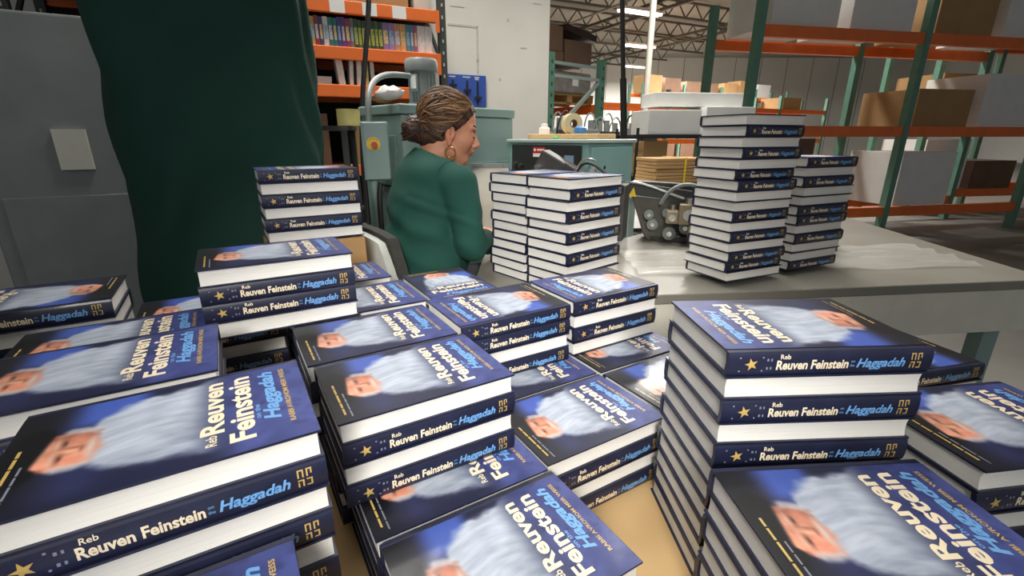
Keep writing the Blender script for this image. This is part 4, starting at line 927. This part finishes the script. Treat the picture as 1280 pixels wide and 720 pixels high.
# torso and limbs
bd.ell((.0, 0, .84), (.13, .17, .11)); bd.ell((.02, 0, 1.0), (.12, .16, .15), .06); bd.ell((.045, 0, 1.17), (.11, .165, .14), .06)
bd.cap((.07, -.12, 1.28), (.07, .12, 1.28), .045, k=.04)
for s_ in (-1, 1):
    bd.cap(SHO[s_], ELB[s_], .048, .04, .03); bd.cap(ELB[s_], WRI[s_], .04, .026, .02)
    bd.cap((.02, s_ * .09, .80), (.42, s_ * .11, .80), .075, .055, .03); bd.cap((.42, s_ * .11, .80), (.25, s_ * .10, .43), .053, .036, .03); bd.cap((.25, s_ * .10, .40), (.40, s_ * .11, .365), .032, .024, .02)
    # hand: palm, four unequal bent fingers, thumb from the side of the palm
    w = np.array(WRI[s_]); f_ = np.array([.93, .30 * (-s_), -.12]) if s_ == -1 else np.array([.97, -.15, -.12]); f_ /= np.linalg.norm(f_); up = np.array([0, 0, 1.]); sd = np.cross(up, f_); sd /= np.linalg.norm(sd)
    rt = Matrix((tuple(f_), tuple(sd), tuple(np.cross(f_, sd)))).transposed()
    bd.ell(w + f_ * .055, (.048, .040, .017), .012, rot=rt)
    bd.cap(w, w + f_ * .03, .026, .024, .012)
    for q, (off, ln) in enumerate(((.030, .068), (.011, .078), (-.009, .073), (-.028, .058))):
        a = w + f_ * .085 + sd * off * (1 if s_ == -1 else -1); b = a + f_ * ln * .5 + up * -.004; c = b + f_ * ln * .38 - up * .020
        bd.cap(a - f_ * .02, b, .0088, .0080, .003, mg=.02); bd.cap(b, c, .0080, .0070, .002, mg=.02)
    ts = 1 if s_ == -1 else -1
    a = w + f_ * .03 + sd * ts * .030; b = a + f_ * .030 + sd * ts * .026 - up * .008; c = b + f_ * .032 + sd * ts * .006 - up * .010
    bd.cap(a, b, .0120, .0105, .006, mg=.03); bd.cap(b, c, .0105, .0085, .003, mg=.03)
# neck and head
bd.cap((.055, 0, 1.30), H(-.028, 0, -.05), .060 * HS, .052 * HS, .03)
bd.ell(H(-.005, 0, .03), hr(.094, .074, .086), .02, rot=Hrot); bd.ell(H(.034, 0, -.040), hr(.056, .060, .074), .03, rot=Hrot)
bd.ell(H(.062, 0, -.094), hr(.027, .030, .024), .02, rot=Hrot); bd.cap(H(.0, -.050, -.075), H(.055, -.022, -.098), .018 * HS, .016 * HS, .02); bd.cap(H(.0, .050, -.075), H(.055, .022, -.098), .018 * HS, .016 * HS, .02)
bd.ell(H(.03, 0, -.105), hr(.04, .032, .018), .02, rot=Hrot)
for s_ in (-1, 1):
    bd.ell(H(.055, s_ * .036, -.030), hr(.028, .026, .028), .02, rot=Hrot)                 # cheeks
    bd.cap(H(.083, s_ * .012, .018), H(.068, s_ * .046, .016), .010 * HS, .009 * HS, .012)      # brow
    bd.ell(H(.092, s_ * .031, -.003), hr(.016, .017, .011), .010, rot=Hrot, sub=True)         # socket
    bd.ell(H(.072, s_ * .031, -.004), hr(.0145, .0150, .0125), .005, rot=Hrot)                 # lids
    bd.ell(H(.098, s_ * .011, -.040), hr(.0085, .0080, .0070), .006, rot=Hrot)                 # nostril wing
    bd.ell(H(-.004, s_ * .075, -.020), hr(.017, .008, .029), .006, rot=Hrot); bd.ell(H(.003, s_ * .082, -.014), hr(.010, .006, .017), .003, rot=Hrot, sub=True); bd.ell(H(.0, s_ * .074, -.050), hr(.009, .006, .010), .004, rot=Hrot)
bd.cap(H(.086, 0, .008), H(.108, 0, -.032), .0075 * HS, .0105 * HS, .012); bd.ell(H(.108, 0, -.036), hr(.011, .011, .009), .008, rot=Hrot)
bd.ell(H(.086, 0, -.058), hr(.012, .026, .013), .012, rot=Hrot)
bd.ell(H(.0975, 0, -.0585), hr(.0065, .021, .0050), .005, rot=Hrot); bd.ell(H(.0955, 0, -.0690), hr(.0075, .018, .0058), .005, rot=Hrot)
bd.ell(H(.105, 0, -.0635), hr(.010, .024, .0016), .003, rot=Hrot, sub=True)
def skin_cols(V):
    c = np.tile(np.array(hx('BE8465')), (len(V), 1)); L_ = (V - HO) @ HN / HS; lx, ly, lz = L_[:, 0], L_[:, 1], L_[:, 2]
    def blend(m, h): c[:] = c * (1 - m[:, None]) + np.array(hx(h)) * m[:, None]
    g = lambda x, y, z, r: np.exp(-(((lx - x) / r[0]) ** 2 + ((np.abs(ly) - y) / r[1]) ** 2 + ((lz - z) / r[2]) ** 2))
    blend(.45 * g(.06, .035, -.035, (.03, .02, .022)), 'C4705C'); blend(.35 * g(.108, 0, -.036, (.015, .015, .015)), 'B8684F'); blend(.5 * g(0, .08, -.03, (.02, .02, .04)), 'B96A50')
    blend(np.clip(1.6 * g(.098, 0, -.064, (.014, .018, .0085)), 0, 1), '9C4A48'); blend(.55 * g(.082, .031, .006, (.02, .016, .007)), '7A4A38')
    return c
body = field_obj(bd, 'body', mat_attr('skin', 'tint', .5, sss=.08, bump=.05, bscale=220), per, skin_cols)
# eyes, lashes, brows
for s_ in (-1, 1):
    P = [H(.0845 - .25 * abs(a) * abs(a) * .09, s_ * (.031 + a * .0145), -.0095 - .004 * (1 - (a) ** 2)) for a in np.linspace(-1, 1, 9)]
    MB().tube(P, .0014, 6).build('eyelash', M['black'], per)
    P = [H(.090 - .020 * t * t - .002, s_ * (.014 + .036 * t), .021 + .006 * math.sin(t * 2.6)) for t in np.linspace(0, 1, 9)]
    MB().tube(P, .003, 6, rf=[.002 + .0016 * math.sin(math.pi * (.15 + .8 * t)) for t in np.linspace(0, 1, 9)]).build('eyebrow', mat('brow_hair', '3A241B', .7), per)
    e = MB().ball(tuple(H(.0760, s_ * .031, -.006)), (.0122, .0122, .0122), 16).build('eyeball', mat('eye_white', 'D8CFC6', .2), per, smooth=True)
    MB().ball(tuple(H(.0850, s_ * .031, -.0105)), (.0046, .0052, .0046), 12).build('iris', mat('iris_brown', '2E1A12', .15), e, smooth=True)
    c = H(.006, s_ * .090, -.080)
    MB().tube([tuple(c + np.array([.019 * math.cos(a), .004 * math.cos(a) * s_, .019 * math.sin(a)])) for a in [2 * math.pi * i / 30 for i in range(30)]], .0021, 8, closed=True).build('hoop_earring', M['gold'], per, smooth=True, label='gold hoop earring')
# hair: cap, bun, strands
hf = Field(np.arange(-.08, .29, .0042), np.arange(-.13, .1301, .0042), np.arange(1.33, 1.62, .0042))
hf.ell(H(-.012, 0, .034), hr(.105, .088, .089), .02, rot=Hrot); hf.ell(H(-.055, 0, -.035), hr(.050, .062, .058), .03, rot=Hrot)
n_ = np.array(Hrot @ Vector((.80, 0, -.60)))
hf.cut(H(.046, 0, .036), n_); hf.cut(H(0, 0, -.085), np.array(Hrot @ Vector((.25, 0, -1))))
for s_ in (-1, 1): hf.ell(H(.012, s_ * .092, -.032), hr(.030, .030, .036), .01, rot=Hrot, sub=True)
hf.ell(H(-.118, 0, -.030), hr(.045, .048, .045), .012, rot=Hrot)
hf.disp(lambda x, y, z: .0022 * np.sin(150 * (z - 1.4) + 60 * x + 9 * np.sin(35 * y)) + .0015 * np.sin(210 * x + 80 * z))
def hair_cols(V):
    q = .5 + .5 * np.sin(140 * (V[:, 2]) + 70 * V[:, 0] + 6 * np.sin(50 * V[:, 1])); q = q ** 2 * .55
    return np.array(hx('2C1B14')) * (1 - q[:, None]) + np.array(hx('6A4428')) * q[:, None]
hair_m = mat_attr('hair', 'tint', .55, bump=.25, bscale=300)
hair = field_obj(hf, 'hair', hair_m, per, hair_cols)
rs = random.Random(5); mb = MB(); vcol = []
bun = H(-.100, 0, -.020)
for k in range(380):
    ph = R(rs.uniform(-126, 126)); el = rs.uniform(-.1, 1)
    # start on the hairline ring, end at the bun base; path bulges over the cap
    hc = np.array([-.012, 0, .036]); sx, sy, sz = .109, .092, .091
    st_ = np.array([.079 - .080 * (abs(ph) / R(112)) ** 1.5 + rs.uniform(-.022, .004), .094 * math.sin(ph) * .93, .036 + .080 * math.cos(ph) + rs.uniform(-.006, .006)])
    if abs(ph) > R(75): st_[2] += .012
    d0 = (st_ - hc) / (sx, sy, sz); d0 /= np.linalg.norm(d0)
    b_ = np.array([-.100, rs.uniform(-.02, .02), -.02 + rs.uniform(-.02, .02)]); d1 = (b_ - hc) / (sx, sy, sz); d1 /= np.linalg.norm(d1)
    om = math.acos(max(-1, min(1, float(d0 @ d1)))); n = 18; pts = []; amp = rs.uniform(.004, .012); fr = rs.uniform(1.2, 2.4); p0_ = rs.uniform(0, 6.28); lift = rs.uniform(-.002, .006)
    side = np.cross(d0, d1); side /= np.linalg.norm(side) + 1e-9
    for i in range(n + 1):
        t_ = i / n; d = (math.sin((1 - t_) * om) * d0 + math.sin(t_ * om) * d1) / max(1e-6, math.sin(om)); env = math.sin(math.pi * min(1, t_ * 1.15)) if t_ < .87 else .05
        q = hc + d * (sx, sy, sz) * (1 + (lift + amp * .6 * math.sin(fr * 6.28 * t_ + p0_)) * env / .1) + side * amp * 1.5 * math.cos(fr * 6.28 * t_ + p0_) * env
        pts.append(H(*q))
    r0 = rs.uniform(.0013, .0028); nv = len(mb.v); mb.tube(pts, r0, 5, rf=[r0 * (.35 + .65 * math.sin(math.pi * min(1, .12 + .85 * i / n))) for i in range(n + 1)])
    tone = rs.random(); tone = tone * .55 if rs.random() < .72 else .6 + .4 * rs.random(); hi_ = .35 + .65 * max(0, math.cos(ph * .6))
    col = np.array(hx('2E1C14')) * (1 - tone * hi_) + np.array(hx('B08458')) * tone * hi_; vcol += [col] * (len(mb.v) - nv)
for k in range(70):                                     # bun coils
    a0 = rs.uniform(0, 6.28); tilt = rs.uniform(-.9, .9); rr = rs.uniform(.028, .047); pts = []
    for i in range(16):
        a = a0 + i * .32; pts.append(H(-.120 + rr * .95 * math.cos(a) * math.cos(tilt) , rr * math.sin(a), -.030 + rr * math.cos(a) * math.sin(tilt) * 1.0 + .018 * math.sin(a * .5 + k)))
    nv = len(mb.v); mb.tube(pts, .0026, 5); tone = rs.random() * .5; vcol += [np.array(hx('241510')) * (1 - tone) + np.array(hx('7A4A2A')) * tone] * (len(mb.v) - nv)
me = mb.mesh('hair_strands', hair_m, True); at = me.color_attributes.new('tint', 'FLOAT_COLOR', 'POINT'); at.data.foreach_set('color', np.concatenate([np.array(vcol), np.ones((len(vcol), 1))], 1).ravel().astype(np.float32))
link('hair_strands', me, hair)
# sweater
sw = Field(np.arange(-.24, .42, .0055), np.arange(-.31, .311, .0055), np.arange(.82, 1.44, .0055))
sw.ell((.015, 0, .945), (.150, .195, .13)); sw.ell((.030, 0, 1.045), (.152, .192, .13), .08); sw.ell((.038, 0, 1.175), (.146, .178, .14), .07)
for s_ in (-1, 1): sw.ell((.125, s_ * .07, 1.15), (.08, .085, .085), .05)
sw.cap((.066, -.125, 1.288), (.066, .125, 1.288), .064, k=.06); sw.ell((.02, 0, 1.29), (.085, .14, .07), .05)
sw.cap((.050, 0, 1.31), (.075, 0, 1.375), .078, .068, .04)
for s_ in (-1, 1): sw.cap(SHO[s_], ELB[s_], .070, .056, .012); sw.cap(ELB[s_], WRI[s_], .056, .036, .02)
def folds(x, y, z):
    arm = np.clip((np.abs(y) - .15) / .05, 0, 1) * np.clip((x - .0) / .1, 0, 1)
    w = np.clip((1.24 - z) / .12, 0, 1)
    d = .0045 * np.sin((z + .35 * x - .22 * y) * 62 + 2.2 * np.sin(x * 17 + y * 9)) * w * (1 - .3 * arm)
    d += .0036 * np.sin((z - .55 * x + .3 * y) * 41 + 3 * np.sin(y * 14)) * np.clip((1.2 - z) / .1, 0, 1)
    # drag lines below the armpit
    d += .006 * np.exp(-((z - 1.16 + .45 * (x - .06)) / .012) ** 2) * (y < -.08) * np.exp(-((x - .0) / .09) ** 2)
    d += .005 * np.exp(-((z - 1.125 + .40 * (x - .05)) / .012) ** 2) * (y < -.08) * np.exp(-((x - .0) / .1) ** 2)
    return d
sw.disp(folds)
sw.cut((.0, 0, 1.388), (.55, 0, .83)); sw.cap((.06, 0, 1.36), (.085, 0, 1.46), .056, .064, .004, sub=True); sw.cut((0, 0, .852), (0, 0, -1))
for s_ in (-1, 1):
    w = np.array(WRI[s_]); e_ = np.array(ELB[s_]); dd = (w - e_) / np.linalg.norm(w - e_); P = np.meshgrid(*sw.c, indexing='ij')
    cutd = sum((P[i] - (w - dd * .015)[i]) * dd[i] for i in range(3)); near = sum((P[i] - w[i]) ** 2 for i in range(3)) < .07 ** 2; sw.F = np.where(near, np.maximum(sw.F, cutd), sw.F)
sm = mat('green_knit', '0D4238', .88, var=.10, scale=7, bump=.06); 
swo = field_obj(sw, 'sweater', sm, per, smooth_it=3)
# shoulder seam of the right sleeve: ray-march the ring of the sleeve head onto the knit
from mathutils.bvhtree import BVHTree
_v, _f = [v.co.copy() for v in swo.data.vertices], [tuple(p.vertices) for p in swo.data.polygons]; bvh = BVHTree.FromPolygons(_v, _f)
for s_ in (-1, 1):
    pts = []
    for i in range(26):
        a = R(-75 + 215 * i / 25); d = Vector((math.cos(a) * .9 - .15, 0, math.sin(a))).normalized(); o_ = Vector((SHO[s_][0], s_ * .135, SHO[s_][2] - .02))
        hit = bvh.ray_cast(o_ + d * .3 + Vector((0, s_ * .06, 0)), -d - Vector((0, s_ * .2, 0)) * .9)[0]
        if hit is not None: pts.append(hit)
    if len(pts) > 4: MB().tube(pts, .0022, 6).build('sleeve_seam', sm, swo, smooth=True)
# trousers and shoes
tf = Field(np.arange(-.20, .54, .009), np.arange(-.25, .251, .009), np.arange(.36, .99, .009))
tf.ell((.0, 0, .85), (.150, .195, .125))
for s_ in (-1, 1): tf.cap((.02, s_ * .09, .802), (.42, s_ * .11, .80), .092, .068, .03); tf.cap((.42, s_ * .11, .80), (.255, s_ * .10, .45), .066, .052, .03)
tf.cut((0, 0, .704), (-1, 0, -6)); tf.cut((.25, 0, .43), (0, 0, -1)) 
field_obj(tf, 'trousers', M['trouser'], per)
for s_ in (-1, 1):
    sf = Field(np.arange(.17, .47, .007), np.arange(s_ * .105 - .07, s_ * .105 + .0701, .007), np.arange(.33, .47, .007))
    sf.ell((.235, s_ * .10, .40), (.05, .045, .05)); sf.cap((.25, s_ * .10, .375), (.40, s_ * .115, .366), .042, .034, .02); sf.cut((0, 0, .343), (0, 0, -1)); sf.cut((.24, 0, .435), (0, 0, 1))
    field_obj(sf, 'shoe', M['shoe'], per)

# ================================================================== LEFT SIDE: COVERED MACHINE AND NEIGHBOURS
n, kz = 96, 60; vs = []; a_, b_h, H0, H1 = .31, .20, .12, 1.98
for j in range(kz + 1):
    v = j / kz; z = H0 + (H1 - H0) * v
    for i in range(n):
        t_ = 2 * math.pi * i / n; c_, s_ = math.cos(t_), math.sin(t_); e = .55
        sx = math.copysign(abs(c_) ** e, c_); sy = math.copysign(abs(s_) ** e, s_)
        bul = 1 + .05 * math.sin(3.1 * v * 2 + .6) + .12 * (1 - v) ** 2
        top = (1 - max(0, (v - .92) / .08) ** 2 * .30)
        fold = .010 * math.sin(9 * t_ + 3 * math.sin(5 * v)) * (1 - v) + .009 * math.sin(30 * v + 6 * math.sin(t_ * 2 + .7) + 2 * t_) + .006 * math.sin(17 * v - 5 * t_)
        vs.append(((a_ * sx) * bul * top + fold * c_, (b_h * sy) * bul * top + fold * s_, z))
fs = [(j * n + i, j * n + (i + 1) % n, (j + 1) * n + (i + 1) % n, (j + 1) * n + i) for j in range(kz) for i in range(n)] + [tuple(range(kz * n, (kz + 1) * n))]
x_, y_ = G(.03, 1.995)
dc = thing('covered_machine', 'tall machine under a dark green cloth dust cover, behind book piles', 'machine', (x_, y_, 0), YG)
MB().add(vs, fs).build('dust_cover', M['dust'], dc, smooth=True)
for i in (-1, 1):
    for j in (-1, 1): MB().box((i * .22, j * .12, .07), (.06, .06, .14)).build('machine_foot', M['black'], dc)
MB().box((0, 0, .9), (.45, .25, 1.6)).build('frame', M['machine'], dc)
x_, y_ = -1.78, 2.15
t = thing('machine_cabinet', 'pale grey machine cabinet with red sticker beyond the covered machine', 'machine', (x_, y_, 0), R(28))
MB().span(-.35, .35, -.25, .25, .05, 1.85).build('body', M['motor'], t, bevel=.01)
MB().span(-.30, .30, -.258, -.25, .3, 1.2).build('front_door', M['motor'], t, bevel=.003); MB().span(.18, .26, -.262, -.258, 1.05, 1.13).build('sticker', M['red'], t)
MB().span(-.1, .0, -.27, -.25, 1.3, 1.45).build('switch_box', M['offwhite'], t)
for i in (-.28, .28): MB().span(i - .03, i + .03, -.2, .2, 0, .05).build('foot', M['black'], t)
tag(MB().tube(bez([(-1.40, 2.0, 2.2), (-1.36, 1.9, 1.6), (-1.30, 1.85, 1.1), (-1.42, 1.9, .9), (-1.40, 1.98, .02)]), .014, 8).build('black_hose', M['black'], smooth=True), 'black hose hanging beside the pale grey cabinet', 'hose')
tag(MB().tube(bez([atY(461, 0, 3.4), atY(459, 60, 3.4), atY(452, 120, 3.4), atY(449, 145, 3.4), atY(449, 200, 3.4), Vector((-1.05, 3.4, .01))]), .017, 8).build('black_drop_cable', M['black'], smooth=True), 'black drop cable hanging in front of the orange rack', 'cable')
tag(MB().tube(bez([(-.545, 1.985, 1.24), (-.56, 1.95, 1.16), (-.53, 1.93, 1.05), (-.55, 1.94, .9), (-.56, 1.96, .6), (-.55, 1.96, .013)]), .011, 8).build('black_power_cable', M['black'], smooth=True), 'black cable dropping from the control box behind chair', 'cable')
